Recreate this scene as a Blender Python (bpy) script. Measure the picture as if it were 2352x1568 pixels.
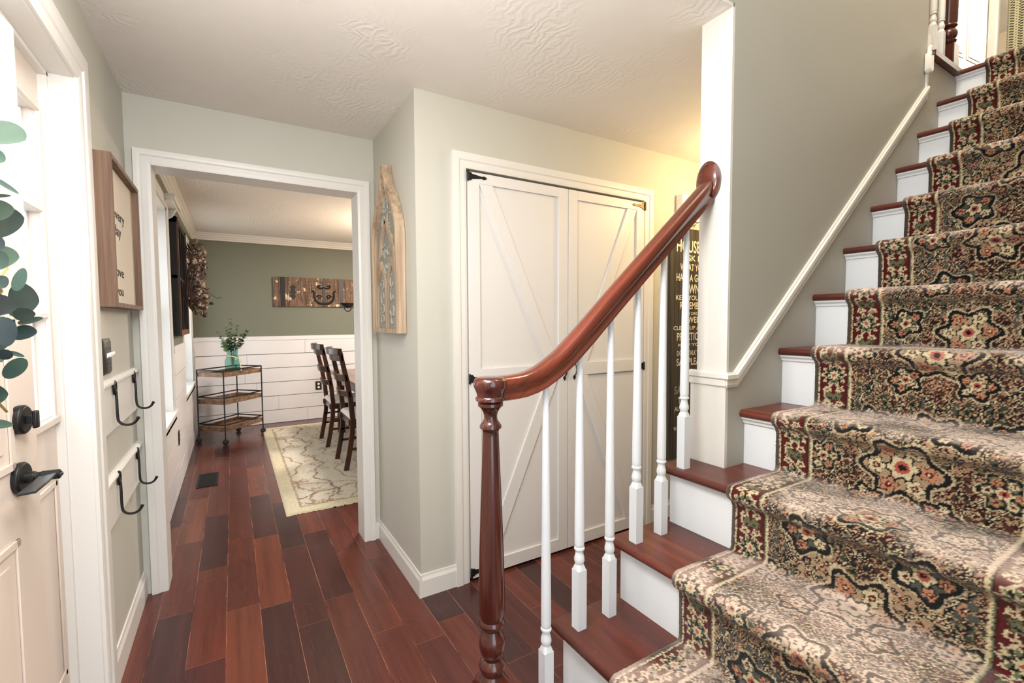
import bpy, bmesh, math, random
import numpy as np
from mathutils import Vector, Matrix
R_ = math.radians
random.seed(7)
for o in list(bpy.data.objects):
    bpy.data.objects.remove(o, do_unlink=True)
scene = bpy.context.scene
col = scene.collection

# ------------------------------------------------------------------ camera
CH = 1.356
cam_d = bpy.data.cameras.new('camera'); cam = bpy.data.objects.new('camera', cam_d); col.objects.link(cam)
cam_d.sensor_fit = 'HORIZONTAL'; cam_d.sensor_width = 36.0
cam_d.lens = 36.0 * 1061.07 / 2352.0
cam_d.shift_y = (789.72 - 784.0) / 2352.0
cam_d.clip_start = 0.02; cam_d.clip_end = 200
yaw, pit, rol = 0.54322942, 0.0508729181, 0.00473616
fw = Vector((math.sin(yaw) * math.cos(pit), math.cos(yaw) * math.cos(pit), -math.sin(pit)))
rt = Vector((math.cos(yaw), -math.sin(yaw), 0)); dn = fw.cross(rt)
rt2 = rt * math.cos(rol) + dn * math.sin(rol); dn2 = dn * math.cos(rol) - rt * math.sin(rol)
m = Matrix.Identity(4)
for i in range(3):
    m[i][0] = rt2[i]; m[i][1] = -dn2[i]; m[i][2] = -fw[i]
m[0][3], m[1][3], m[2][3] = 0, 0, CH
cam.matrix_world = m
scene.camera = cam

# ------------------------------------------------------------------ light
vs = scene.view_settings
vs.view_transform = 'Standard'; vs.look = 'None'; vs.gamma = 1.0; vs.use_curve_mapping = False
vs.exposure = 1.0
w = bpy.data.worlds.new('daylight'); scene.world = w; w.use_nodes = True
bg = w.node_tree.nodes['Background']; bg.inputs[0].default_value = (0.86, 0.93, 1.0, 1); bg.inputs[1].default_value = 1.8

def lamp(name, kind, loc, power, color=(1, 1, 1), size=0.2, rot=None, size_y=None, label=None):
    d = bpy.data.lights.new(name, kind); d.energy = power; d.color = color
    if kind == 'AREA':
        d.shape = 'RECTANGLE'; d.size = size; d.size_y = size_y or size
    else:
        d.shadow_soft_size = size
    o = bpy.data.objects.new(name, d); o.location = loc
    if rot: o.rotation_euler = rot
    col.objects.link(o); return o

lamp('foyer_fill_light', 'POINT', (0.16, 0.72, 2.0), 29, (1, .975, .945), .22)  # unseen fill light added near the camera to brighten the foyer
lamp('foyer_top_fill_light', 'AREA', (-.02, 1.15, 2.42), 8, (1, .97, .93), .3, (0, 0, 0), .3)  # added overhead fill, out of view, brightens the wall around the opening
lamp('stairwell_lamp', 'POINT', (2.3, 0.45, 4.75), 62, (1, .86, .66), .25)
lamp('upstairs_end_fill_light', 'POINT', (7.8, 0.7, 4.7), 34, (1, .92, .80), .2)  # added fill that brightens the upstairs end wall
lamp('upstairs_hall_lamp', 'POINT', (5.2, 1.0, 4.7), 42, (1, .90, .76), .2)
lamp('hallway_lamp', 'POINT', (2.75, 1.55, 2.22), 14, (1, .70, .34), .10)
lamp('dining_lamp', 'POINT', (1.75, 5.1, 1.95), 40, (1, .76, .54), .12)
lamp('dining_fill_light', 'AREA', (1.9, 4.9, 2.40), 40, (1, .97, .97), .4, (0, 0, 0), .4)  # added neutral fill for the dining room, no fixture of its own

# ------------------------------------------------------------------ materials
def lin(c):
    return tuple(((x / 255) / 12.92 if x / 255 <= .04045 else ((x / 255 + .055) / 1.055) ** 2.4) for x in c[:3])

class N:
    """small node-tree builder"""
    def __init__(s, name):
        s.m = bpy.data.materials.new(name); s.m.use_nodes = True
        s.t = s.m.node_tree; s.b = s.t.nodes['Principled BSDF']
        s.tc = s.t.nodes.new('ShaderNodeTexCoord')
    def n(s, typ, **kw):
        q = s.t.nodes.new('ShaderNode' + typ)
        for k, v in kw.items(): setattr(q, k, v)
        return q
    def put(s, sock, v):
        if isinstance(v, bpy.types.NodeSocket): s.t.links.new(v, sock)
        elif v is not None:
            if sock.type == 'RGBA' and hasattr(v, '__len__') and len(v) == 3: v = (*v, 1)
            sock.default_value = v
    def math(s, op, a, b=None, c=None):
        q = s.n('Math', operation=op)
        s.put(q.inputs[0], a); s.put(q.inputs[1], b); s.put(q.inputs[2], c) if c is not None else None
        return q.outputs[0]
    def mapping(s, scale=(1, 1, 1), src=None, rot=(0, 0, 0), loc=(0, 0, 0)):
        q = s.n('Mapping'); s.put(q.inputs[0], src or s.tc.outputs['Object'])
        q.inputs['Scale'].default_value = scale; q.inputs['Rotation'].default_value = rot; q.inputs['Location'].default_value = loc
        return q.outputs[0]
    def noise(s, scale, vec=None, detail=3, rough=.5, dist=0, out=0):
        q = s.n('TexNoise'); s.put(q.inputs['Vector'], vec or s.tc.outputs['Object'])
        q.inputs['Scale'].default_value = scale; q.inputs['Detail'].default_value = detail
        q.inputs['Roughness'].default_value = rough; q.inputs['Distortion'].default_value = dist
        return q.outputs[out]
    def ramp(s, f, stops):
        q = s.n('ValToRGB'); s.put(q.inputs[0], f)
        e = q.color_ramp.elements
        while len(e) < len(stops): e.new(.5)
        for el, (p, c) in zip(e, stops):
            el.position = p; el.color = (*c, 1) if len(c) == 3 else c
        return q.outputs[0]
    def mix(s, f, a, b, mode='MIX'):
        q = s.n('Mix', data_type='RGBA', blend_type=mode)
        s.put(q.inputs[0], f); s.put(q.inputs[6], a); s.put(q.inputs[7], b)
        return q.outputs[2]
    def bump(s, h, strength=.3, dist=.002, chain=None):
        q = s.n('Bump'); q.inputs['Strength'].default_value = strength; q.inputs['Distance'].default_value = dist
        s.put(q.inputs['Height'], h)
        if chain is not None: s.put(q.inputs['Normal'], chain)
        return q.outputs[0]
    def done(s, color=None, rough=.5, normal=None, **kw):
        s.put(s.b.inputs['Base Color'], color); s.put(s.b.inputs['Roughness'], rough)
        if normal is not None: s.put(s.b.inputs['Normal'], normal)
        for k, v in kw.items(): s.put(s.b.inputs[k.replace('_', ' ')], v)
        return s.m

def paint(name, rgb, rough=.5, bump=.12, bscale=180, var=.03, **kw):
    q = N(name); c = lin(rgb)
    f = q.noise(3, detail=4)
    cc = q.mix(q.math('MULTIPLY', f, 1.0), tuple(x * (1 - var) for x in c), tuple(min(1, x * (1 + var)) for x in c))
    return q.done(cc, rough, q.bump(q.noise(bscale, detail=4, rough=.6), bump, .0015) if bump > .02 else None, **kw)

def plain(name, rgb, rough=.4, metal=0, **kw):
    q = N(name); c = lin(rgb)
    f = q.noise(25, detail=3)
    cc = q.mix(f, tuple(x * .9 for x in c), tuple(min(1, x * 1.1) for x in c))
    return q.done(cc, rough, q.bump(q.noise(220), .08, .0006), Metallic=metal, **kw)

def wood(name, dark, light, axis=0, rough=.3, scale=1.0, bump=.15, coat=0.0, streak=14, rot=(0, 0, 0)):
    """grain runs along the given axis (object space)"""
    q = N(name)
    sc = [streak * scale] * 3; sc[axis] = 1.2 * scale
    base_ = q.mapping((1, 1, 1), rot=rot)
    v = q.mapping(tuple(sc), base_)
    g = q.noise(1.0, v, detail=5, rough=.6, dist=.3)
    sc2 = [160 * scale] * 3; sc2[axis] = 6 * scale
    fine = q.noise(1.0, q.mapping(tuple(sc2), base_), detail=3)
    f = q.math('ADD', q.math('MULTIPLY', g, .75), q.math('MULTIPLY', fine, .25))
    c = q.ramp(f, [(.33, lin(dark)), (.66, lin(light))])
    return q.done(c, rough, q.bump(fine, bump, .0008), Coat_Weight=coat, Coat_Roughness=.12)

M = {}
M['wall'] = paint('greige_wall_paint', (190, 188, 177), .6, .16, 150)
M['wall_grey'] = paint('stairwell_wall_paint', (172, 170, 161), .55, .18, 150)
M['green'] = paint('dining_green_paint', (110, 112, 96), .6, .3, 90)
M['trim'] = paint('white_trim_paint', (220, 217, 211), .35, .015, 90, .01)
M['door'] = paint('front_door_paint', (214, 200, 188), .38, .01, 90, .02)
M['closet'] = paint('closet_door_paint', (219, 216, 213), .42, .1, 200, .02)
M['baluster'] = paint('baluster_white_paint', (222, 226, 231), .4, .015, 120, .01)
M['riser'] = paint('riser_white_paint', (226, 230, 234), .4, .01, 100, .01)
M['shiplap'] = paint('shiplap_white_paint', (220, 216, 214), .42, .25, 60, .05)
M['black'] = plain('black_metal', (17, 17, 19), .45, .15)
M['lever_metal'] = plain('satin_black_metal', (44, 50, 56), .3, .3)
M['bronze'] = plain('aged_bronze_metal', (96, 78, 54), .45, .7)
M['blackplastic'] = plain('black_plastic', (30, 31, 33), .45)
M['whiteplastic'] = plain('white_plastic', (236, 232, 222), .35)
M['closet_shade'] = plain('closet_shade', (22, 19, 16), .8)
M['concrete'] = plain('outdoor_paving', (190, 188, 180), .9)

q = N('stomped_ceiling_plaster')
v = q.noise(4.5, detail=4, rough=.6, dist=1.4)
v2 = q.n('TexWave', wave_type='BANDS'); v2.inputs['Scale'].default_value = 9; v2.inputs['Distortion'].default_value = 14
v2.inputs['Detail'].default_value = 3; v2.inputs['Detail Scale'].default_value = 1.2
q.put(v2.inputs['Vector'], q.tc.outputs['Object'])
patch = q.ramp(q.noise(2.2, detail=2), [(.45, (0, 0, 0)), (.62, (1, 1, 1))])
h = q.math('ADD', q.math('MULTIPLY', v2.outputs[1], patch), q.math('MULTIPLY', q.noise(40, detail=4), .35))
M['ceiling'] = q.done(q.mix(v, lin((222, 217, 211)), lin((230, 226, 220))), .75, q.bump(h, .24, .006))

# cherry plank floor, boards run along y
def floor_mat():
    q = N('cherry_plank_floor')
    sp = q.n('SeparateXYZ'); q.put(sp.inputs[0], q.tc.outputs['Object'])
    W, L = .1355, .82
    xs = q.math('DIVIDE', q.math('SUBTRACT', sp.outputs[0], .068), W)
    ix = q.math('FLOOR', xs); fx = q.math('FRACT', xs)
    wn = q.n('TexWhiteNoise', noise_dimensions='1D'); q.put(wn.inputs['W'], ix)
    ys = q.math('DIVIDE', q.math('ADD', sp.outputs[1], q.math('MULTIPLY', wn.outputs[0], 5.0)), L)
    iy = q.math('FLOOR', ys); fy = q.math('FRACT', ys)
    cb = q.n('CombineXYZ'); q.put(cb.inputs[0], ix); q.put(cb.inputs[1], iy)
    w2 = q.n('TexWhiteNoise', noise_dimensions='3D'); q.put(w2.inputs['Vector'], cb.outputs[0])
    base = q.ramp(w2.outputs[0], [(0, lin((58, 33, 34))), (.2, lin((72, 36, 34))), (.5, lin((86, 41, 35))), (.8, lin((98, 48, 37))), (1, lin((114, 62, 44)))])
    # grain offset per board
    off = q.n('VectorMath', operation='ADD')
    sc = q.n('VectorMath', operation='SCALE'); q.put(sc.inputs[0], w2.outputs[1]); sc.inputs['Scale'].default_value = 20
    q.put(off.inputs[0], q.tc.outputs['Object']); q.put(off.inputs[1], sc.outputs[0])
    g = q.noise(1, q.mapping((24, 1.1, 1), off.outputs[0]), detail=4, rough=.55, dist=.25)
    g2 = q.noise(1, q.mapping((240, 9, 1), off.outputs[0]), detail=3)
    gf = q.math('ADD', q.math('MULTIPLY', g, .7), q.math('MULTIPLY', g2, .3))
    gr = q.ramp(gf, [(.32, (.66, .62, .62)), (.5, (.97, .97, .97)), (.68, (1.32, 1.22, 1.14))])
    c = q.mix(1.0, base, gr, 'MULTIPLY')
    # pale dust caught in the seams
    d1 = q.math('MINIMUM', fx, q.math('SUBTRACT', 1.0, fx))
    d1 = q.math('MULTIPLY', d1, W)
    d2 = q.math('MULTIPLY', q.math('MINIMUM', fy, q.math('SUBTRACT', 1.0, fy)), L)
    seam1 = q.math('LESS_THAN', d1, .0009); seam2 = q.math('LESS_THAN', d2, .0007)
    dust = q.ramp(q.noise(6, detail=2), [(.35, (.0, .0, .0)), (.6, (1, 1, 1))])
    c = q.mix(seam1, c, q.mix(dust, lin((58, 24, 20)), lin((176, 120, 92))))
    c = q.mix(seam2, c, lin((150, 92, 70)))
    speck = q.ramp(q.noise(95, detail=1), [(.83, (0, 0, 0)), (.84, (1, 1, 1))])
    c = q.mix(q.math('MULTIPLY', speck, .3), c, lin((200, 175, 160)))
    seam = q.math('MAXIMUM', seam1, seam2)
    rough = q.math('ADD', q.math('MULTIPLY', q.noise(5, detail=2, rough=.5), .16), .17)
    b = q.bump(q.math('MULTIPLY', seam, -1.0), .2, .0008)
    b = q.bump(q.noise(3, detail=1), .05, .01, b)
    return q.done(c, rough, b, Specular_IOR_Level=.5)
M['floor'] = floor_mat()

M['cherry'] = wood('cherry_handrail_wood', (48, 16, 8), (116, 46, 24), 0, .2, 1.0, .02, .6, 20, (0, R_(41), 0))
M['cherry_v'] = wood('cherry_newel_wood', (44, 14, 9), (92, 34, 21), 2, .2, 1.0, .02, .6, 20)
def tread_mat():
    q = N('cherry_tread_wood')
    sp = q.n('SeparateXYZ'); q.put(sp.inputs[0], q.tc.outputs['Object'])
    strip = q.math('FLOOR', q.math('DIVIDE', q.math('ADD', sp.outputs[0], 3.0), .083))
    wn = q.n('TexWhiteNoise', noise_dimensions='1D'); q.put(wn.inputs['W'], strip)
    base = q.ramp(wn.outputs[0], [(0, lin((70, 33, 29))), (.5, lin((92, 42, 31))), (1, lin((112, 56, 38)))])
    g = q.noise(1, q.mapping((30, 1.6, 30)), detail=5, rough=.6, dist=.8)
    gr = q.ramp(g, [(.3, (.62, .58, .58)), (.5, (1, 1, 1)), (.7, (1.3, 1.2, 1.1))])
    c = q.mix(1.0, base, gr, 'MULTIPLY')
    speck = q.ramp(q.noise(120, detail=1), [(.78, (0, 0, 0)), (.80, (1, 1, 1))])
    c = q.mix(q.math('MULTIPLY', speck, .6), c, lin((215, 190, 175)))
    return q.done(c, q.math('ADD', q.math('MULTIPLY', q.noise(7, detail=2, rough=.5), .2), .2), q.bump(g, .03, .001), Specular_IOR_Level=.55)
M['tread'] = tread_mat()
M['frame_wood'] = wood('brown_frame_wood', (82, 60, 46), (134, 104, 82), 2, .65, 1, .3, 0, 40)
M['chair_wood'] = wood('dark_walnut_chair_wood', (26, 15, 11), (74, 36, 22), 2, .28, 1, .08, .3, 20)
M['table_wood'] = wood('worn_table_wood', (66, 50, 42), (122, 96, 80), 1, .3, 1, .15, .2, 18)
M['cart_wood'] = wood('reclaimed_cart_wood', (70, 48, 34), (150, 118, 90), 0, .6, 1, .4, 0, 26)
M['pale_wood'] = wood('weathered_pale_wood', (132, 110, 88), (200, 176, 148), 2, .7, 1, .4, 0, 30)
M['barn_wood'] = wood('black_barn_wood', (10, 9, 9), (40, 36, 33), 2, .7, 1, .4, 0, 30)
M['barn_edge'] = wood('red_brown_barn_wood', (58, 32, 22), (128, 84, 58), 2, .7, 1, .4, 0, 30)
M['sign_wood'] = wood('charcoal_sign_wood', (22, 20, 18), (84, 76, 64), 2, .7, 1, .5, 0, 60)
M['canvas'] = paint('cream_canvas', (214, 202, 184), .8, .4, 500, .03)
M['letter_dark'] = plain('black_lettering', (38, 32, 28), .8)
M['letter_cream'] = plain('cream_lettering', (232, 222, 196), .7)
M['letter_grey'] = plain('faded_grey_lettering', (150, 146, 136), .7)
M['scroll'] = paint('grey_carved_panel', (168, 166, 156), .6, .6, 70, .15)
M['scroll_back'] = paint('dark_grey_carved_ground', (142, 139, 128), .7, .5, 60, .2)
M['seat'] = paint('cream_seat_fabric', (226, 220, 212), .8, .3, 600, .03)
M['pearl'] = plain('cream_wood_bead', (226, 206, 172), .4)
M['cotton'] = paint('cotton_boll', (172, 150, 128), .95, .8, 120, .12)
M['husk'] = plain('brown_twig', (66, 46, 36), .8)
M['bud'] = plain('dark_seed_pod', (58, 34, 30), .7)
M['twig'] = plain('eucalyptus_stem', (150, 130, 74), .7)

def glass_mat(name, rgb, rough=.02, ior=1.45):
    q = N(name); return q.done(lin(rgb), rough, None, Transmission_Weight=1.0, IOR=ior)
M['green_glass'] = glass_mat('sea_green_bottle_glass', (184, 220, 212), .05, 1.3)
def pane_mat():
    m_ = bpy.data.materials.new('window_glass'); m_.use_nodes = True; t = m_.node_tree; t.nodes.clear()
    o = t.nodes.new('ShaderNodeOutputMaterial'); mx = t.nodes.new('ShaderNodeMixShader'); tr = t.nodes.new('ShaderNodeBsdfTransparent'); gl = t.nodes.new('ShaderNodeBsdfGlossy')
    gl.inputs['Roughness'].default_value = .02; mx.inputs[0].default_value = .06
    t.links.new(tr.outputs[0], mx.inputs[1]); t.links.new(gl.outputs[0], mx.inputs[2]); t.links.new(mx.outputs[0], o.inputs[0]); return m_
M['pane'] = pane_mat()

def leaf_mat(name, a, b):
    q = N(name)
    g = q.n('NewGeometry')
    f = q.math('ADD', q.math('MULTIPLY', g.outputs['Random Per Island'], .75), q.math('MULTIPLY', q.noise(30, detail=3), .3))
    c = q.ramp(f, [(.1, lin(a)), (.55, lin(tuple((x + y) / 2 for x, y in zip(a, b)))), (1, lin(b))])
    return q.done(c, .55, q.bump(q.noise(60), .2, .001), Subsurface_Weight=0.0)
M['euc'] = leaf_mat('eucalyptus_leaf', (24, 38, 44), (88, 116, 100))
M['euc2'] = leaf_mat('vase_eucalyptus_leaf', (46, 74, 44), (112, 140, 96))
M['dryleaf'] = leaf_mat('dry_brown_leaf', (58, 40, 34), (136, 108, 88))

def art_wood():
    q = N('distressed_art_plank')
    g = q.noise(1, q.mapping((60, 60, 6)), detail=5, rough=.7, dist=.8)
    c = q.ramp(g, [(.3, lin((50, 34, 24))), (.5, lin((104, 78, 58))), (.7, lin((146, 118, 92)))])
    chip = q.ramp(q.noise(11, detail=6, rough=.65), [(.60, (0, 0, 0)), (.63, (1, 1, 1))])
    c = q.mix(chip, c, lin((214, 190, 160)))
    return q.done(c, .7, q.bump(g, .5, .002))
M['art'] = art_wood()
def rug_vc(name, rough=.95, sheen=.25):
    q = N(name); a = q.n('VertexColor', layer_name='pile')
    c = q.mix(q.math('MULTIPLY', q.noise(420, detail=2), .35), a.outputs[0], (.25, .2, .18), 'MULTIPLY')
    return q.done(c, rough, q.bump(q.noise(500, detail=2), .8, .002), Sheen_Weight=sheen, Sheen_Roughness=.5, Specular_IOR_Level=.15)
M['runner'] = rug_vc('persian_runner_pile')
M['rug'] = rug_vc('cream_rug_pile')

# ------------------------------------------------------------------ mesh helpers
class B:
    def __init__(s): s.v = []; s.f = []
    def add(s, vs_, fs_):
        k = len(s.v); s.v += [tuple(p) for p in vs_]; s.f += [tuple(i + k for i in f) for f in fs_]; return s
    def box(s, x0, x1, y0, y1, z0, z1):
        x0, x1 = sorted((x0, x1)); y0, y1 = sorted((y0, y1)); z0, z1 = sorted((z0, z1))
        return s.add([(x0, y0, z0), (x1, y0, z0), (x1, y1, z0), (x0, y1, z0), (x0, y0, z1), (x1, y0, z1), (x1, y1, z1), (x0, y1, z1)],
                     [(0, 3, 2, 1), (4, 5, 6, 7), (0, 1, 5, 4), (1, 2, 6, 5), (2, 3, 7, 6), (3, 0, 4, 7)])
    def prism(s, pts, axis, a, b):
        n = len(pts)
        def P(p, t):
            return {'x': (t, p[0], p[1]), 'y': (p[0], t, p[1]), 'z': (p[0], p[1], t)}[axis]
        return s.add([P(p, a) for p in pts] + [P(p, b) for p in pts],
                     [tuple(range(n))[::-1], tuple(range(n, 2 * n))] + [(i, (i + 1) % n, n + (i + 1) % n, n + i) for i in range(n)])
    def rings(s, rings, closed=True, caps=True):
        n = len(rings[0]); vs_ = [p for r in rings for p in r]; fs_ = []
        for k in range(len(rings) - 1):
            for i in range(n if closed else n - 1):
                j = (i + 1) % n
                fs_.append((k * n + i, k * n + j, (k + 1) * n + j, (k + 1) * n + i))
        if caps and closed:
            fs_.append(tuple(range(n))[::-1]); fs_.append(tuple((len(rings) - 1) * n + i for i in range(n)))
        return s.add(vs_, fs_)
    def lathe(s, prof, c=(0, 0, 0), n=24, axis='z', square=None):
        """prof: (r, h) pairs; axis of revolution"""
        rs = []
        for r, h in prof:
            ring = []
            for i in range(n):
                a = 2 * math.pi * (i + .5) / n
                x, y = r * math.cos(a), r * math.sin(a)
                if axis == 'z': p = (c[0] + x, c[1] + y, c[2] + h)
                elif axis == 'x': p = (c[0] + h, c[1] + x, c[2] + y)
                else: p = (c[0] + x, c[1] + h, c[2] + y)
                ring.append(p)
            rs.append(ring)
        return s.rings(rs)
    def tube(s, path, r, n=8, caps=True):
        path = [Vector(p) for p in path]; rs = []
        up = Vector((0, 0, 1)); prev = None
        for i, p in enumerate(path):
            t = (path[min(i + 1, len(path) - 1)] - path[max(i - 1, 0)]).normalized()
            if prev is None:
                a = t.cross(up)
                if a.length < .1: a = t.cross(Vector((1, 0, 0)))
                a.normalize()
            else:
                a = (prev - t * prev.dot(t)).normalized()
            prev = a; b = t.cross(a); rr = r[i] if hasattr(r, '__len__') else r
            rs.append([p + a * rr * math.cos(2 * math.pi * k / n) + b * rr * math.sin(2 * math.pi * k / n) for k in range(n)])
        return s.rings(rs, True, caps)
    def ball(s, c, r, n=10, m_=6, sq=(1, 1, 1)):
        rs = []
        for j in range(1, m_):
            ph = math.pi * j / m_
            rs.append([(c[0] + sq[0] * r * math.sin(ph) * math.cos(2 * math.pi * i / n), c[1] + sq[1] * r * math.sin(ph) * math.sin(2 * math.pi * i / n), c[2] - sq[2] * r * math.cos(ph)) for i in range(n)])
        return s.rings(rs)
    def leaf(s, p, d, nrm, L, W, curl=.15, tip=.0, n=6):
        """ovate leaf with a folded midrib"""
        d = Vector(d).normalized(); nrm = Vector(nrm); side = d.cross(nrm).normalized(); nrm = side.cross(d)
        p = Vector(p); vs_ = []; fs_ = []
        for i in range(n + 1):
            t = .5 - .5 * math.cos(math.pi * (i + .12) / (n + .24)); e_ = 2 * t - 1
            wd = W * .5 * math.sqrt(max(0, 1 - e_ * e_)) * (1 - .12 * e_)
            c = p + d * L * t + nrm * (-curl * L * t * t)
            vs_ += [c - side * wd + nrm * wd * .18, c, c + side * wd + nrm * wd * .18]
        for i in range(n):
            a = 3 * i
            fs_ += [(a, a + 1, a + 4, a + 3), (a + 1, a + 2, a + 5, a + 4)]
        return s.add(vs_, fs_)
    def xf(s, mat):
        s.v = [tuple(mat @ Vector(p)) for p in s.v]; return s
    def build(s, name, mat, parent=None, bevel=0, smooth=True, fix=True, angle=35, local=False, seg=2):
        me = bpy.data.meshes.new(name)
        if parent is not None and not local:
            off = parent.matrix_world.translation.copy() if False else world_loc(parent)
        elif parent is None:
            xs = [p[0] for p in s.v]; ys = [p[1] for p in s.v]; zs = [p[2] for p in s.v]
            off = Vector(((min(xs) + max(xs)) / 2, (min(ys) + max(ys)) / 2, min(zs)))
        else: off = Vector((0, 0, 0))
        me.from_pydata([(p[0] - off[0], p[1] - off[1], p[2] - off[2]) for p in s.v], [], s.f)
        if fix:
            bm = bmesh.new(); bm.from_mesh(me); bmesh.ops.recalc_face_normals(bm, faces=bm.faces); bm.to_mesh(me); bm.free()
        if smooth:
            me.shade_smooth(); me.set_sharp_from_angle(angle=R_(angle))
        me.materials.append(M[mat] if isinstance(mat, str) else mat)
        o = bpy.data.objects.new(name, me); col.objects.link(o)
        if parent is not None: o.parent = parent
        else: o.location = off
        if bevel:
            b = o.modifiers.new('bevel', 'BEVEL'); b.width = bevel; b.segments = seg; b.limit_method = 'ANGLE'; b.angle_limit = R_(40)
        return o

def world_loc(o):
    v = Vector(o.location)
    while o.parent: o = o.parent; v += Vector(o.location)
    return v
def tag(o, label=None, cat=None, group=None, kind=None):
    if label: o['label'] = label
    if cat: o['category'] = cat
    if group: o['group'] = group
    if kind: o['kind'] = kind
    return o
def thing(name, loc, label, cat, group=None, kind=None):
    o = bpy.data.objects.new(name, None); o.empty_display_size = .1; col.objects.link(o); o.location = loc
    return tag(o, label, cat, group, kind)
def struct(b, name, mat, label=None, **kw):
    o = b.build(name, mat, **kw); o['kind'] = 'structure'
    if label: o['label'] = label
    return o
def copy_tree(o, parent=None):
    c = o.copy(); col.objects.link(c); c.parent = parent
    for ch in list(o.children): copy_tree(ch, c)
    return c
def cut(b, name): return b
def text_mesh(b, txt, w_, h_, origin, ax, ay, an, depth=.002, bold=0.0, align='LEFT'):
    """letters as real mesh: fitted to cap height h_ (and width w_ if given); origin = lower-left"""
    cu = bpy.data.curves.new('t', 'FONT'); cu.body = txt; cu.size = 1; cu.extrude = 0.0; cu.offset = bold; cu.resolution_u = 3
    o = bpy.data.objects.new('t', cu); col.objects.link(o); bpy.context.view_layer.update()
    dg = bpy.context.evaluated_depsgraph_get(); me = bpy.data.meshes.new_from_object(o.evaluated_get(dg))
    vs_ = [v.co.copy() for v in me.vertices]; fs_ = [tuple(p.vertices) for p in me.polygons]
    bpy.data.objects.remove(o); bpy.data.curves.remove(cu); bpy.data.meshes.remove(me)
    x0 = min(v.x for v in vs_); x1 = max(v.x for v in vs_)
    sy = h_ / .70; sx = (w_ / (x1 - x0)) if w_ else sy
    origin, ax, ay, an = (Vector(t) for t in (origin, ax, ay, an))
    top = [origin + ax * ((v.x - x0) * sx) + ay * (v.y * sy) + an * depth for v in vs_]
    b.add(top, fs_)
    return b

# ================================================================== SETTING
XL = -.415           # left wall plane
YO = 2.86            # wall with the dining opening
YC = 2.125           # closet wall
XB = .755            # side of the closet block
YS = 1.02            # stairwell wall
HC = 2.44
YD = 6.90            # dining back wall
HD = 2.455
YO2 = 3.0

struct(B().box(XL - .3, 5.6, -2.6, YD + .12, -.08, 0), 'floor', 'floor', 'glossy dark cherry plank floor')
# ceilings
struct(B().box(XL - .12, 1.52, YS + .0005, YO + .07, HC, HC + .12).box(1.52, 5.4, YS + .124, YC + .1, HC, HC + .12).box(XL - .12, .1, -1.2, YS, HC, HC + .12), 'ceiling', 'ceiling', 'white stomped plaster ceiling of the foyer')
struct(B().box(XL - .12, 3.5, YO2, YD + .1, HD, HD + .1), 'ceiling', 'ceiling', 'white dining room ceiling')
struct(B().box(-.3, 9.2, -.6, 4.4, 5.2, 5.3), 'ceiling', 'ceiling', 'white ceiling over the stairwell and upstairs hall')

# front-door wall: opening y .76 .. 2.03, z 0 .. 2.145
DY0, DY1, DZ = .74, 2.035, 2.145
struct(B().box(XL - .14, XL, DY1, YO + .02, 0, HC).box(XL - .14, XL, -1.2, DY0, 0, HC).box(XL - .14, XL, DY0, DY1, DZ, HC), 'wall_left', 'wall', 'greige wall around the front door')
# wall with dining opening: x -.32 .. .656, z 2.12
OX0, OX1, OZ = -.318, .656, 2.12
struct(B().box(XL, OX0, YO, YO2, 0, HC).box(OX1, XB + .02, YO, YO2, 0, HC).box(OX0, OX1, YO, YO2, OZ, HC), 'wall_far', 'wall', 'greige wall with the wide cased opening')
# closet block
CX0, CX1, CZ = 1.018, 2.266, 2.112
struct(B().box(XB, CX0, YC, YC + .1, 0, HC).box(CX1, 5.4, YC, YC + .1, 0, HC).box(CX0, CX1, YC, YC + .1, CZ, HC).box(XB, XB + .1, YC + .1, YO + .02, 0, HC), 'wall_closet', 'wall', 'greige wall holding the closet doors')
struct(B().box(CX0, CX1, YC + .05, YC + .09, 0, CZ), 'wall_back', 'closet_shade', 'near-black panel painted as the closet shade behind the door gaps')  # near-black colour stands in for shade inside the closet
struct(B().box(5.4, 5.5, YS, YC + .1, 0, HC), 'wall_right', 'wall', 'wall at the end of the hallway')
# dining room
WN = [(3.30, 4.43, .66, 2.225), (5.45, 6.56, .66, 2.225)]
b = B().box(XL - .16, XL, YO2 - .01, WN[0][0], 0, HD)
b.box(XL - .16, XL, WN[0][1], WN[1][0], 0, HD).box(XL - .16, XL, WN[1][1], YD, 0, HD)
for y0, y1, z0, z1 in WN: b.box(XL - .16, XL, y0, y1, 0, z0).box(XL - .16, XL, y0, y1, z1, HD)
struct(b, 'wall_dining_left', 'green', 'dining room window wall')
struct(B().box(XL - .16, 3.5, YD, YD + .1, 0, HD), 'wall_dining_back', 'green', 'sage green dining room back wall')
struct(B().box(3.4, 3.5, YO2, YD, 0, HD).box(XB, 3.5, YO2, YO2 + .1, 0, HD), 'wall_dining_right', 'green', 'dining room walls out of view')

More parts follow.
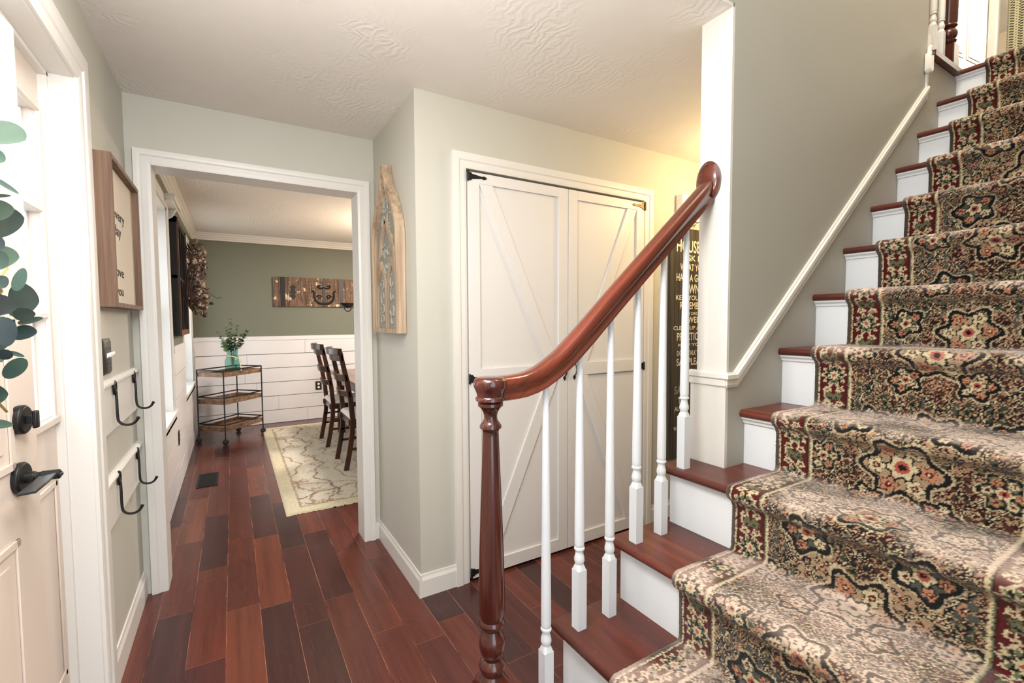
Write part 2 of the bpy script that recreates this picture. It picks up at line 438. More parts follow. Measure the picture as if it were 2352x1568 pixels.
# shiplap wainscot
def shiplap(name, spans, fixed, horiz, label):
    b = B(); rnd = random.Random(name)
    for a0, a1, z0, z1 in spans:
        z = z1
        while z > z0 + .005:
            zb = max(z0, z - .184); seams = [a0]
            if a1 - a0 > .9:
                s_ = a0 + rnd.uniform(.35, 1.3)
                while s_ < a1 - .25: seams.append(s_); s_ += rnd.uniform(.8, 1.6)
            seams.append(a1)
            for k in range(len(seams) - 1):
                p, r = seams[k] + .001, seams[k + 1] - .001
                if horiz: b.box(p, r, fixed - .014, fixed, zb + .0035, z)
                else: b.box(fixed, fixed + .014, p, r, zb + .0035, z)
            z -= .1875
    return struct(b, name, 'shiplap', label, bevel=.0015)
shiplap('wall_dining_back_shiplap', [(XL, 3.4, .0, 1.11)], YD, True, 'white shiplap wainscot on the back wall')
shiplap('wall_dining_left_shiplap', [(YO2, WN[0][0] - .07, 0, 1.11), (WN[0][1] + .07, WN[1][0] - .07, 0, 1.11), (WN[1][1] + .07, YD, 0, 1.11),
        (WN[0][0] - .07, WN[0][1] + .07, 0, WN[0][2] - .05), (WN[1][0] - .07, WN[1][1] + .07, 0, WN[1][2] - .05)], XL, False, 'white shiplap wainscot below the windows')
cap = B().box(XL, 3.4, YD - .02, YD, 1.11, 1.163)
for a, c_ in ((YO2, WN[0][0] - .07), (WN[0][1] + .07, WN[1][0] - .07), (WN[1][1] + .07, YD)): cap.box(XL, XL + .02, a, c_, 1.11, 1.163)
struct(cap, 'trim_1', 'shiplap', 'white flat cap rail on the wainscot', bevel=.002)
# crown moulding
pc = [(0, 0), (.068, 0), (.068, -.010), (.060, -.016), (.048, -.026), (.044, -.036), (.030, -.048), (.026, -.060), (.014, -.070), (.014, -.086), (0, -.086)]
b = B().prism([(YD - d, HD + h) for d, h in pc], 'x', XL, 3.4).prism([(XL + d, HD + h) for d, h in pc], 'y', YO2, YD)
struct(b, 'trim_2', 'trim', 'white crown moulding in the dining room', smooth=False)

# windows of the dining room
for k, (y0, y1, z0, z1) in enumerate(WN):
    w_ = thing('window_%d' % (k + 1), (XL, (y0 + y1) / 2, z0), ['bright window nearest the opening', 'bright window beside the back wall'][k], None, None, 'structure')
    B().box(XL - .16, XL + .001, y0 - .001, y0 + .02, z0, z1).box(XL - .16, XL + .001, y1 - .02, y1 + .001, z0, z1).box(XL - .16, XL + .001, y0, y1, z1 - .02, z1 + .001).build('window_jamb', 'trim', w_)
    B().box(XL, XL + .012, y0 - .07, y0, z0, z1 + .07).box(XL, XL + .012, y1, y1 + .07, z0, z1 + .07).box(XL, XL + .014, y0, y1, z1, z1 + .07).build('window_casing', 'trim', w_, .002)
    B().box(XL - .158, XL + .001, y0, y1, z0 - .02, z0 + .004).box(XL - .001, XL + .028, y0 - .10, y1 + .10, z0 - .026, z0 + .004).box(XL, XL + .014, y0 - .07, y1 + .07, z0 - .075, z0 - .026).build('window_sill', 'trim', w_, .003)
    zm = (z0 + z1) / 2; ym = (y0 + y1) / 2
    fr = B()
    for a, c_, d in ((z0, zm + .02, .09), (zm - .02, z1 - .02, .125)):
        fr.box(XL - d - .03, XL - d, y0 + .02, y0 + .06, a, c_).box(XL - d - .03, XL - d, y1 - .06, y1 - .02, a, c_)
        fr.box(XL - d - .03, XL - d, y0, y1, a, a + .045).box(XL - d - .03, XL - d, y0, y1, c_ - .045, c_)
        fr.box(XL - d - .02, XL - d - .005, ym - .008, ym + .008, a, c_)
    fr.build('window_sash', 'trim', w_, .002)
    B().box(XL - .138, XL - .134, y0, y1, z0, z1).build('glass', 'pane', w_)
struct(B().box(-9, XL - .3, -4, 12, -.35, -.25), 'trim_3', 'concrete', 'pale paving outdoors')

# casings: profile swept with mitres round a doorway
PROF = [(0, 0), (0, .012), (.012, .015), (.034, .015), (.040, .020), (.052, .021), (1, .021), (1, 0)]
def casing(a0, a1, zt, wd, mp, z0=0, sides=(1, 1)):
    b = B(); pr = [(min(d, wd) if d < 1 else wd, t) for d, t in PROF]
    rs = []
    sec = []
    sec.append([mp(a0 - d, z0, t) for d, t in pr]); sec.append([mp(a0 - d, zt + d, t) for d, t in pr])
    sec.append([mp(a1 + d, zt + d, t) for d, t in pr]); sec.append([mp(a1 + d, z0, t) for d, t in pr])
    if not sides[0]: sec = sec[1:]
    return b.rings(sec)
struct(casing(OX0, OX1, OZ, .066, lambda a, z, t: (a, YO - t, z)).box(OX0 - .004, OX0 + .001, YO - .01, YO2 + .01, 0, OZ).box(OX1 - .001, OX1 + .004, YO - .01, YO2 + .01, 0, OZ).box(OX0, OX1, YO - .01, YO2 + .01, OZ - .004, OZ + .004),
       'trim_4', 'trim', 'white casing of the dining opening', smooth=False)
struct(casing(CX0 - .004, CX1 + .004, CZ, .074, lambda a, z, t: (a, YC - t, z)), 'trim_5', 'trim', 'white casing of the closet doors', smooth=False)
struct(casing(DY0, DY1, DZ, .088, lambda a, z, t: (XL + t, a, z)), 'trim_6', 'trim', 'white casing of the front door', smooth=False)
# front door jamb, head and stops
struct(B().box(XL - .14, XL + .002, DY1 - .002, DY1 + .01, 0, DZ).box(XL - .14, XL + .002, DY0 - .01, DY0 + .002, 0, DZ).box(XL - .14, XL + .002, DY0, DY1, DZ - .004, DZ + .01)
       .box(XL - .085, XL - .06, DY0, DY1, DZ - .018, DZ - .003).box(XL - .085, XL - .06, DY1 - .014, DY1, 0, DZ), 'trim_7', 'trim', 'white jamb of the front door', bevel=.002)

# baseboards
def baseb(b, x0, y0, x1, y1, nx, ny, h=.118, t=.013):
    """nx,ny: direction the board faces"""
    X0, X1 = sorted((x0, x1)); Y0, Y1 = sorted((y0, y1))
    if nx: b.prism([(x0, 0), (x0 + nx * t, 0), (x0 + nx * t, h - .028), (x0 + nx * t * .55, h - .012), (x0 + nx * t * .45, h), (x0, h)], 'y', Y0, Y1)
    else: b.prism([(y0, 0), (y0 + ny * t, 0), (y0 + ny * t, h - .028), (y0 + ny * t * .55, h - .012), (y0 + ny * t * .45, h), (y0, h)], 'x', X0, X1)
    return b
struct(baseb(B(), XL, DY1 + .088, XL, YO, 1, 0, .125), 'baseboard_left', 'trim', smooth=False)
b = baseb(B(), XB, YC - .013, XB, YO, -1, 0, .112); baseb(b, XB, YC, CX0 - .078, YC, 0, -1, .112); baseb(b, CX1 + .078, YC, 5.3, YC, 0, -1, .112)
b.box(OX1 + .066, XB, YO - .012, YO, 0, .10)
struct(b, 'baseboard_closet', 'trim', smooth=False)

# stairwell wall and its white end (column)
XE = 1.52; ZR = 1.165
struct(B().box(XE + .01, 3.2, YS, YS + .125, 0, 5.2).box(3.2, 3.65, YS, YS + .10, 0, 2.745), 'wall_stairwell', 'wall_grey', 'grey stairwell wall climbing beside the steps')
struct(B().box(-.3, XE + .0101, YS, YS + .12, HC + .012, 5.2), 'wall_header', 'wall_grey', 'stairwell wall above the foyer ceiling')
struct(B().box(XE, XE + .012, YS + .001, YS + .125, ZR, HC).box(XE - .004, XE + .06, YS + .0005, YS + .150, .5, ZR - .03), 'wall_end', 'trim', 'white end of the stairwell wall')
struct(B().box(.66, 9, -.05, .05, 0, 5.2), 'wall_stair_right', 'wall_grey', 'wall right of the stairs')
# chair rail
pr = [(0, -.055), (.006, -.055), (.010, -.045), (.010, -.030), (.018, -.022), (.018, -.008), (.012, -.004), (.010, 0), (0, 0)]
b = B()
sl = .870; x0r, x1r = XE, 3.185
def raked(t, h, x, z):   # point of profile at mitre
    return (x, YS - t, z + h)
k1 = 1.558
ang = math.atan(sl); mit = math.tan(ang / 2)
secs = [[(XE - t, YS - t, ZR + h) for t, h in pr],
        [(k1 - h * mit, YS - t, ZR + h) for t, h in pr]]
c_, s_ = math.cos(ang), math.sin(ang)
Lr = (3.2 - k1) / c_
secs.append([(3.2, YS - t, ZR + (3.2 - k1) * sl + h / c_) for t, h in pr])
b.rings(secs)
b.rings([[(XE - t, YS + .15 + .0, ZR + h) for t, h in pr], [(XE - t, YS - t, ZR + h) for t, h in pr]])
b.box(XE - .012, XE + .05, YS - .002, YS + .15, ZR - .05, ZR - .008)
b.box(3.185, 3.205, YS - .008, YS + .01, 2.52, 2.72)
struct(b, 'trim_8', 'trim', 'white chair rail climbing the stairwell wall', smooth=False)

# ================================================================== STAIRS
NX = [.66, .85, 1.10, 1.35, 1.601, 1.849, 2.099, 2.35, 2.603, 2.86, 3.108, 3.353, 3.60]
NZ = [.170, .385, .600, .815, 1.021, 1.242, 1.460, 1.673, 1.888, 2.108, 2.330, 2.548, 2.775]
YR = .05
stairs = thing('staircase', (2.1, .55, 0), 'cherry treaded staircase with white risers climbing beside the grey wall', 'staircase')
TH = .028; OV = .032
prevz = 0
for k, (x, z) in enumerate(zip(NX, NZ)):
    yl = YS if k > 3 else 1.178
    yl_r = YS if k > 3 else 1.150
    back = (NX[k + 1] + OV + .01) if k < 12 else 4.2
    r = TH / 2
    pts = [(back, z), (x + r, z)] + [(x + r - r * math.sin(a), z - r + r * math.cos(a)) for a in [R_(t) for t in (22, 45, 67, 90, 113, 135, 158)]] + [(x + r, z - TH), (back, z - TH)]
    if k < 12:
        if k == 3:
            b = B().prism(pts, 'y', YR, YS - .002)
            p2 = [p if p[0] < 1.5 else (XE - .005, p[1]) for p in pts]
            b.prism(p2, 'y', YS - .002, yl)
            b.box(XE - .005, back, YS - .002, YS - .001, z - TH, z)
        else: b = B().prism(pts, 'y', YR, yl)
        b.build('tread', 'tread', stairs, smooth=True, angle=30)
    else:
        b = B().prism(pts, 'y', YR, YS - .015)
        b.box(3.22, 3.62, YS - .03, YS + .10, z - TH, z).box(3.40, 3.56, YS + .03, YS + .07, z, z + .03)      # return nosing along the hall edge
        b.build('landing_nosing', 'tread', stairs)
    rb = B().box(x + OV, x + OV + .015, YR, yl_r, prevz, z - TH)
    rb.build('riser', 'riser', stairs, .001)
    if k > 3 or k == 0:
        c = [(x + OV, z - TH), (x + .010, z - TH), (x + .012, z - TH - .006), (x + .022, z - TH - .014), (x + .024, z - TH - .022), (x + OV, z - TH - .024)]
        B().prism(c, 'y', YR, YS - .001 if k > 3 else yl_r).build('cove_moulding', 'riser', stairs, smooth=False)
    prevz = z
B().box(3.66, 5.4, YR, YS + 1.5, 2.66, 2.70).build('landing_floor', 'tread', stairs)
# stringer under open treads, facing the hall
b = B().prism([(NX[0] + OV + .01, 0), (1.62, 0), (1.62, NZ[3] - TH), (NX[3] + OV + .01, NZ[3] - TH), (NX[3] + OV + .01, NZ[2] - TH), (NX[2] + OV + .01, NZ[2] - TH), (NX[2] + OV + .01, NZ[1] - TH), (NX[1] + OV + .01, NZ[1] - TH), (NX[1] + OV + .01, NZ[0] - TH), (NX[0] + OV + .01, NZ[0] - TH)], 'y', 1.130, 1.149)
b.build('stringer', 'riser', stairs, smooth=False)

# ------------------------------------------------------------------ runner carpet
def runner():
    rng = np.random.default_rng(5)
    pts = [(NX[0] + .018, .012)]
    o_ = .012
    for k in range(13):
        x, z = NX[k], NZ[k]; xr = x + OV - o_
        r = TH / 2 + o_ + .003
        cx, cz = x + TH / 2, z - TH / 2
        pts += [(xr, z - .062), (xr - .006, z - .048)]
        for a in range(215, 85, -13): pts.append((cx + r * math.cos(R_(a)), cz + r * math.sin(R_(a))))
        if k < 12: pts += [(NX[k + 1] + OV - o_ - .006, z + o_), (NX[k + 1] + OV - o_, z + o_ + .008)]
        else: pts += [(x + .10, z + o_)]
    P = np.array(pts); d = np.hypot(*np.diff(P, axis=0).T); s = np.r_[0, np.cumsum(d)]
    keep = np.r_[True, d > 1e-6]; P = P[keep]; s = s[keep]
    step = .0032; ns = int(s[-1] / step); S = np.linspace(0, s[-1], ns)
    X = np.interp(S, s, P[:, 0]); Z = np.interp(S, s, P[:, 1])
    ker = np.ones(5) / 5
    Xs = np.convolve(np.pad(X, 2, 'edge'), ker, 'valid'); Zs = np.convolve(np.pad(Z, 2, 'edge'), ker, 'valid')
    dx = np.gradient(Xs); dz = np.gradient(Zs); L = np.hypot(dx, dz) + 1e-9
    nx, nz = -dz / L, dx / L
    Wd = .72; nu = 226; U = np.linspace(0, Wd, nu)
    y = .895 - U
    # ---- pattern in carpet space
    T = np.broadcast_to(S[:, None], (ns, nu)).copy(); UU = np.broadcast_to(U[None], (ns, nu)).copy()
    T += rng.normal(0, .0011, T.shape); UU2 = UU + rng.normal(0, .0011, T.shape)
    T += .004 * np.sin(UU * 37 + T * 5)
    m = np.minimum(UU2, Wd - UU2); q = np.abs(UU2 - Wd / 2)
    C = {k: np.array(lin(v)) for k, v in dict(red=(104, 30, 30), dred=(70, 24, 24), brn=(92, 60, 48), navy=(15, 18, 28), cream=(216, 204, 172), sage=(122, 126, 100), grey=(96, 98, 92), peach=(196, 146, 118), pink=(186, 104, 92), blue=(140, 160, 182), beige=(182, 160, 132), edge=(96, 84, 74), grn=(72, 84, 66)).items()}
    img = np.empty((ns, nu, 3)); img[:] = C['grn']
    fld = np.sin(UU * 31 + 2 * np.sin(T * 9)) + np.sin(T * 23 + UU * 12); img[fld > .5] = C['brn']; img[fld < -.7] = C['grey']; img[np.abs(fld - .5) < .03] = C['sage']
    def st(mask, c, a=1.0):
        img[mask] = img[mask] * (1 - a) + C[c] * a
    per = .62
    def rosette(cx, cs, R, pet, cols, period=per, lobes=.18, dd=0.0):
        """rosette repeated along the runner and mirrored across it"""
        ts = (T - cs + period / 2) % period - period / 2; uu = q - cx
        rr = np.hypot(uu, ts); th = np.arctan2(ts, uu) + dd
        rad = R * (1 + lobes * np.cos(pet * th))
        n_ = len(cols)
        for i, c in enumerate(cols):
            f = 1 - i / n_
            st(rr < rad * f, c)
    # ground colour patches in the field
    for cx, cs, a_, b_, c in ((.0, .10, .17, .13, 'brn'), (.16, .33, .12, .13, 'grey'), (.0, .45, .12, .10, 'dred'), (.20, .02, .10, .10, 'brn'), (.20, .56, .09, .07, 'grn'), (.10, .22, .08, .06, 'beige')):
        ts = (T - cs + per / 2) % per - per / 2
        e = (np.abs(q - cx) / a_) ** 1.6 + (np.abs(ts) / b_) ** 1.6 + .12 * np.sin(np.arctan2(ts, q - cx) * 9)
        st(e < 1.06, 'beige'); st(e < 1.02, 'navy'); st(e < .985, c)
    def florets(g, o_, dens, sel=None):
        gi = np.floor((q + o_) / g); gj = np.floor((T + o_ * 1.7) / g); fu = (q + o_) / g - gi - .5; ft = (T + o_ * 1.7) / g - gj - .5
        h_ = ((gi * 7.13 + (gj % int(per / g)) * 3.71 + o_ * 90) * 12.9898); h_ = np.modf(np.abs(np.sin(h_) * 43758.5453))[0] / dens
        rr = np.hypot(fu, ft); th = np.arctan2(ft, fu); cr = (.27 + .12 * np.cos(4 * th))
        st((rr < cr + .10) & (h_ < .30), 'beige'); st((rr < cr) & (h_ < .30), 'dred'); st((rr < .08) & (h_ < .30), 'cream')
        a = (h_ > .30) & (h_ < .50); st((rr < cr + .05) & a, 'peach'); st((rr < .16) & a, 'dred'); st((rr < .07) & a, 'cream')
        a = (h_ > .50) & (h_ < .66); st((rr < .34 + .1 * np.cos(3 * th)) & a, 'navy'); st((rr < .17) & a, 'sage')
        a = (h_ > .66) & (h_ < .76); st((rr < .36 + .1 * np.cos(5 * th)) & a, 'beige'); st((rr < .2) & a, 'grn')
        a = (h_ > .76) & (h_ < .82); st((rr < .34 + .1 * np.cos(2 * th)) & a, 'blue'); st((rr < .16) & a, 'cream')
        a = (h_ > .82) & (h_ < 1); st((rr < .30 + .12 * np.cos(4 * th)) & a, 'pink'); st((rr < .10) & a, 'cream')
    florets(.036, 0, 1.5); florets(.025, .011, 5.5)
    # vines
    for ph, amp, cx in ((0, .045, .14), (2.1, .05, .06), (4, .03, .20), (1.1, .03, .02), (3.2, .04, .17)):
        dcu = np.abs(q - cx - amp * np.sin(2 * np.pi * T / per * 3 + ph)); st(dcu < .0042, 'navy'); st(dcu < .0014, 'cream')
    # lobed medallions: pale ground inside a navy outline, florets inside
    for cx, cs, R, n_, gc in ((.0, .14, .092, 6, 'beige'), (.128, .30, .062, 5, 'grey'), (.0, .47, .076, 6, 'beige'), (.205, .13, .046, 6, 'dred'), (.17, .50, .050, 5, 'sage'), (.085, .03, .044, 5, 'beige')):
        ts = (T - cs + per / 2) % per - per / 2; uu = (q if cx else (UU2 - Wd / 2)) - cx
        rr = np.hypot(uu, ts); th = np.arctan2(ts, uu); rad = R * (1 + .16 * np.cos(n_ * th))
        st(rr < rad * 1.08, 'cream', .7); st(rr < rad, 'navy'); st(rr < rad - .0135, gc)
        st(rr < R * .42 * (1 + .2 * np.cos(n_ * th)), 'navy'); st(rr < R * .34 * (1 + .2 * np.cos(n_ * th)), 'cream'); st(rr < R * .20, 'pink'); st(rr < R * .10, 'navy')
        for a in range(n_):
            aa = 2 * math.pi * a / n_
            t2 = ts - R * .66 * math.sin(aa); u2 = uu - R * .66 * math.cos(aa); r3 = np.hypot(u2, t2); t3 = np.arctan2(t2, u2)
            pr_ = R * .21 * (1 + .22 * np.cos(5 * t3))
            st(r3 < pr_ + .003, 'navy' if gc != 'dred' else 'sage'); st(r3 < pr_, ('peach', 'cream')[a % 2]); st(r3 < R * .10, 'red'); st(r3 < R * .04, 'cream')
    # guard lines and main border
    st(m < .122, 'cream'); st(m < .115, 'sage'); st(m < .111, 'dred'); st(m < .107, 'red')
    bm_ = m - .066; bp = .155
    ts = (T - .03 + bp / 2) % bp - bp / 2; rr = np.hypot(bm_, ts); th = np.arctan2(ts, bm_)
    dv = np.abs(bm_ - .030 * np.sin(2 * np.pi * T / bp)); st((dv < .0035) & (m < .107), 'cream', .9)
    dv = np.abs(bm_ + .030 * np.sin(2 * np.pi * T / bp)); st((dv < .0030) & (m < .107), 'brn', .9)
    for aa, cc in ((1, 'cream'), (.55, 'sage')):
        st(rr < .036 * (1 + .22 * np.cos(10 * th)) * (1 if aa == 1 else .8), cc)
    st(rr < .024 * (1 + .3 * np.cos(8 * th)), 'navy'); st(rr < .015 * (1 + .25 * np.cos(8 * th)), 'cream'); st(rr < .006, 'pink')
    for sgn in (-1, 1):
        for off, cc, c2 in ((.052, 'cream', 'red'), (.074, 'sage', 'navy')):
            t2 = (T - .03 - sgn * off + bp / 2) % bp - bp / 2
            for du in (-.020, .020):
                e = np.hypot((bm_ - du * (1 if off < .06 else .6)) / .013, (t2) / .010) + .2 * np.sin(np.arctan2(t2, bm_ - du) * 5)
                st(e < 1, cc); st(e < .4, c2)
    st(m < .0235, 'dred'); st(m < .020, 'cream'); st(m < .0155, 'edge')
    # fibre noise
    img = (img / .22) ** 1.22 * .22
    img *= .68 * (1 + rng.normal(0, .13, (ns, nu, 1)))
    # light on tread tops and noses painted into the pile, plus rubbed walked pile
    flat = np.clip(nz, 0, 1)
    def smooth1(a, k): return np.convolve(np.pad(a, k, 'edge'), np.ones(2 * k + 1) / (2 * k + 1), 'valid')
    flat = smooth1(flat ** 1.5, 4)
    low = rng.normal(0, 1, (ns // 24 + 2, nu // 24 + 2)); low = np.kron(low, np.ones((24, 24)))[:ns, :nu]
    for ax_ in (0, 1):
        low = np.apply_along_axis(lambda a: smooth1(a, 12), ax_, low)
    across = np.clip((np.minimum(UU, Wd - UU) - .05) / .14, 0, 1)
    light_wear = np.clip(flat[:, None] * (.26 + .56 * across + .9 * low), 0, .88)[..., None]
    lit_worn = np.array(lin((224, 202, 186)))
    lum = np.clip(img.mean(2, keepdims=True) / .10, 0, 1); light_wear = light_wear * (.24 + .76 * lum)
    img = img * (1 - light_wear) + lit_worn * light_wear * (1 + rng.normal(0, .08, (ns, nu, 1)))
    img = np.clip(img, .004, 1)
    # ---- mesh
    jit = rng.normal(0, .00055, (ns, nu))
    edge = np.clip(m / .01, 0, 1) * .004 - .004
    hh = jit + edge
    co = np.empty((ns, nu, 3), np.float32)
    co[..., 0] = Xs[:, None] + nx[:, None] * hh; co[..., 2] = Zs[:, None] + nz[:, None] * hh
    co[..., 1] = y[None] + .0016 * np.sin(S * 7)[:, None]
    # skirts down to the step on both sides
    lft = co[:, :1].copy(); lft[:, 0, 0] -= nx * .010; lft[:, 0, 2] -= nz * .010
    rgt = co[:, -1:].copy(); rgt[:, 0, 0] -= nx * .010; rgt[:, 0, 2] -= nz * .010
    co = np.concatenate([lft, co, rgt], 1); img = np.concatenate([img[:, :1], img, img[:, -1:]], 1); nu += 2
    root = np.array((2.1, .535, 0), np.float32); co = (co - root).reshape(-1, 3)
    ii = np.arange(ns * nu).reshape(ns, nu)
    quads = np.stack([ii[:-1, :-1], ii[1:, :-1], ii[1:, 1:], ii[:-1, 1:]], -1).reshape(-1, 4)
    return co, quads, img.reshape(-1, 3), root

def grid_mesh(name, co, quads, img, root, mat):
    me = bpy.data.meshes.new(name)
    me.vertices.add(len(co)); me.vertices.foreach_set('co', co.ravel().astype(np.float32))
    me.loops.add(quads.size); me.loops.foreach_set('vertex_index', quads.ravel().astype(np.int32))
    me.polygons.add(len(quads)); me.polygons.foreach_set('loop_start', np.arange(0, quads.size, 4, dtype=np.int32))
    me.update(calc_edges=True)
    at = me.color_attributes.new('pile', 'FLOAT_COLOR', 'POINT')
    at.data.foreach_set('color', np.concatenate([img, np.ones((len(img), 1))], 1).ravel().astype(np.float32))
    me.shade_smooth(); me.materials.append(M[mat])
    o = bpy.data.objects.new(name, me); col.objects.link(o); o.location = [float(t) for t in root]
    return o
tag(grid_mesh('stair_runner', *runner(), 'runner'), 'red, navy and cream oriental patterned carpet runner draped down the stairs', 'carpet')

def dining_rug():
    rng = np.random.default_rng(9)
    x0, x1, y0, y1 = .28, 2.75, 3.505, 6.56; st_ = .009
    nx_, ny_ = int((x1 - x0) / st_), int((y1 - y0) / st_)
    X, Y = np.meshgrid(np.linspace(x0, x1, nx_), np.linspace(y0, y1, ny_))
    Xj = X + rng.normal(0, .003, X.shape); Yj = Y + rng.normal(0, .003, X.shape)
    c = lambda t: np.array(lin(t))
    img = np.empty((ny_, nx_, 3)); img[:] = c((212, 202, 178))
    d = np.minimum(np.minimum(Xj - x0, x1 - Xj), np.minimum(Yj - y0, y1 - Yj))
    def st(mk, col_, a=1): img[mk] = img[mk] * (1 - a) + c(col_) * a
    cols = ((150, 118, 88), (128, 84, 66), (166, 146, 100), (178, 150, 118))
    for k in range(7):
        w0 = .16 + k * .19
        ph = k * 1.7
        for ax_, (A, Bc, o0) in enumerate(((Xj, Yj, x0), (Yj, Xj, y0))):
            if ax_ == 1 and k > 2: continue
            dv = np.abs(A - o0 - w0 - .055 * np.sin(Bc * (7 + k % 3) + ph) - .02 * np.sin(Bc * 23 + ph)); st((dv < .011) & (rng.random(dv.shape) < .8), cols[k % 4])
    for _ in range(190):
        cx, cy = rng.uniform(x0 + .12, x1 - .1), rng.uniform(y0 + .12, y1 - .1); R0 = rng.uniform(.025, .07); a0 = rng.uniform(0, 6)
        rr = np.hypot(Xj - cx, (Yj - cy)); th = np.arctan2(Yj - cy, Xj - cx) + a0
        mk = (rr < R0 * (.75 + .4 * np.cos(5 * th))) & (rng.random(rr.shape) < .72)
        st(mk, cols[rng.integers(0, 4)], .8); st(rr < R0 * .25, (200, 186, 150))
    st(d < .10, (216, 204, 170)); st(np.abs(d - .105) < .008, (150, 128, 90), .8)
    img *= 1 + rng.normal(0, .07, (ny_, nx_, 1)); img = np.clip(img, .01, 1)
    Z = .012 + rng.normal(0, .0008, X.shape) - .011 * np.clip(1 - d / .012, 0, 1)
    root = np.array(((x0 + x1) / 2, (y0 + y1) / 2, 0), np.float32)
    co = (np.stack([X, Y, Z], -1) - root).reshape(-1, 3)
    ii = np.arange(nx_ * ny_).reshape(ny_, nx_)
    quads = np.stack([ii[:-1, :-1], ii[:-1, 1:], ii[1:, 1:], ii[1:, :-1]], -1).reshape(-1, 4)
    return co, quads, img.reshape(-1, 3), root
tag(grid_mesh('area_rug', *dining_rug(), 'rug'), 'cream area rug with brown vines under the dining table', 'rug')

# ------------------------------------------------------------------ balustrade
YBL = 1.104
bal = thing('stair_balustrade', (.597, YBL, 0), 'balustrade with curved cherry handrail, turned newel post and white balusters', 'balustrade')
# newel
b = B()
XN = .597
hw = .0425
b.box(XN - hw, XN + hw, YBL - hw, YBL + hw, 0, .335)
rs = []
for z, s_, sqr in ((.335, hw, 1), (.348, hw * .97, .75), (.360, hw * .80, .35), (.370, .028, 0)):
    ring = []
    for i in range(32):
        a = 2 * math.pi * (i + .5) / 32; cx, sy = math.cos(a), math.sin(a); mx = max(abs(cx), abs(sy))
        rad = s_ * ((1 / mx) * sqr + 1 * (1 - sqr)); ring.append((XN + cx * rad, YBL + sy * rad, z))
    rs.append(ring)
b.rings(rs)
prof = [(.028, .366), (.034, .376), (.0375, .386), (.0375, .394), (.033, .403), (.0255, .410), (.027, .416), (.033, .428), (.0370, .445), (.0370, .460), (.033, .476), (.027, .488), (.0245, .494), (.030, .500), (.0355, .508), (.036, .516), (.031, .524), (.033, .532),
        (.0365, .545), (.0365, .60), (.034, .72), (.030, .84), (.0255, .96), (.0225, 1.040), (.0220, 1.052), (.0235, 1.058), (.030, 1.063), (.030, 1.070), (.0240, 1.078), (.0190, 1.086), (.0180, 1.096), (.021, 1.108), (.028, 1.118), (.0345, 1.124), (.0345, 1.132), (.031, 1.136), (.031, 1.139)]
b.lathe(prof, (XN, YBL, 0), 36)
npo = b.build('newel_post', 'cherry_v', bal, smooth=True, angle=40)
# rail profile (t across, h up), centred
half = [(0, .034), (.012, .0335), (.022, .030), (.0285, .022), (.0300, .012), (.0285, .003), (.0245, -.004), (.0215, -.012), (.0225, -.020), (.0265, -.024), (.0265, -.031), (.0200, -.034)]
prf = half + [(-x, y) for x, y in half[::-1][:-1]]
path = [(.612, 1.170), (.64, 1.170), (.67, 1.171), (.70, 1.174), (.73, 1.181), (.76, 1.192), (.79, 1.208), (.82, 1.226), (.85, 1.247), (.88, 1.272), (.91, 1.297), (.94, 1.324), (.98, 1.360), (1.03, 1.405), (1.15, 1.511), (1.27, 1.617), (1.40, 1.732), (1.512, 1.831)]
b = B(); rs = []
for i, (x, z) in enumerate(path):
    a, c_ = path[max(i - 1, 0)], path[min(i + 1, len(path) - 1)]
    tx, tz = c_[0] - a[0], c_[1] - a[1]; L = math.hypot(tx, tz); tx /= L; tz /= L
    rs.append([(x - tz * h, YBL + t, z + tx * h) if 0 < i < len(path) - 1 else ((x - tz * h, YBL + t, z + tx * h) if i == 0 else (x, YBL + t, z + h / tx)) for t, h in prf])
b.rings(rs); b.build('handrail', 'cherry', bal, smooth=True, angle=50)
b = B().lathe([(.001, 1.2045), (.020, 1.204), (.036, 1.202), (.043, 1.197), (.0465, 1.188), (.0465, 1.178), (.042, 1.168), (.038, 1.158), (.037, 1.150), (.041, 1.146), (.041, 1.139), (.037, 1.136), (.030, 1.136)], (XN, YBL, 0), 36)
b.build('newel_cap', 'cherry_v', npo, angle=45)
ros = B()
n = 40; zc = 1.862
for prof2 in ([(0.0, .060), (.004, .064), (.010, .064), (.014, .056), (.016, .054), (.018, .050), (.018, .001)],):
    rs = [[(XE - d, YBL + .0 + .78 * r * math.cos(2 * math.pi * i / n), zc + 1.14 * r * math.sin(2 * math.pi * i / n)) for i in range(n)] for d, r in prof2]
    ros.rings(rs)
ros.ball((XE - .018, YBL, zc + .058), .006)
ros.build('wall_rosette', 'cherry', bal, angle=45)
def rail_under(x):
    xs = [p[0] for p in path]; zs = [p[1] for p in path]
    return float(np.interp(x, xs, zs)) - .036 / .76 if x > .9 else float(np.interp(x, xs, zs)) - .040
def baluster(x, y, z0, ztop, parent, hw=.0165):
    b = B()
    b.box(x - hw, x + hw, y - hw, y + hw, z0, z0 + .190)
    rs = []
    for z, s_, sqr in ((.190, hw, 1), (.199, hw * .90, .6), (.208, .0125, 0)):
        rs.append([(x + math.cos(a) * s_ * (sqr / max(abs(math.cos(a)), abs(math.sin(a))) + 1 - sqr), y + math.sin(a) * s_ * (sqr / max(abs(math.cos(a)), abs(math.sin(a))) + 1 - sqr), z0 + z) for a in [2 * math.pi * (i + .5) / 24 for i in range(24)]])
    b.rings(rs)
    H = ztop - z0
    b.lathe([(.0115, .204), (.0135, .210), (.0165, .219), (.0160, .228), (.0128, .240), (.0118, .248), (.0125, .252), (.0162, .254), (.0170, .257), (.0162, .261), (.0135, .263), (.0150, .266), (.0155, .275), (.0152, .36), (.0095, H - .02), (.0090, H)], (x, y, z0), 24)
    return b.build('baluster', 'baluster', parent, smooth=True, angle=40)
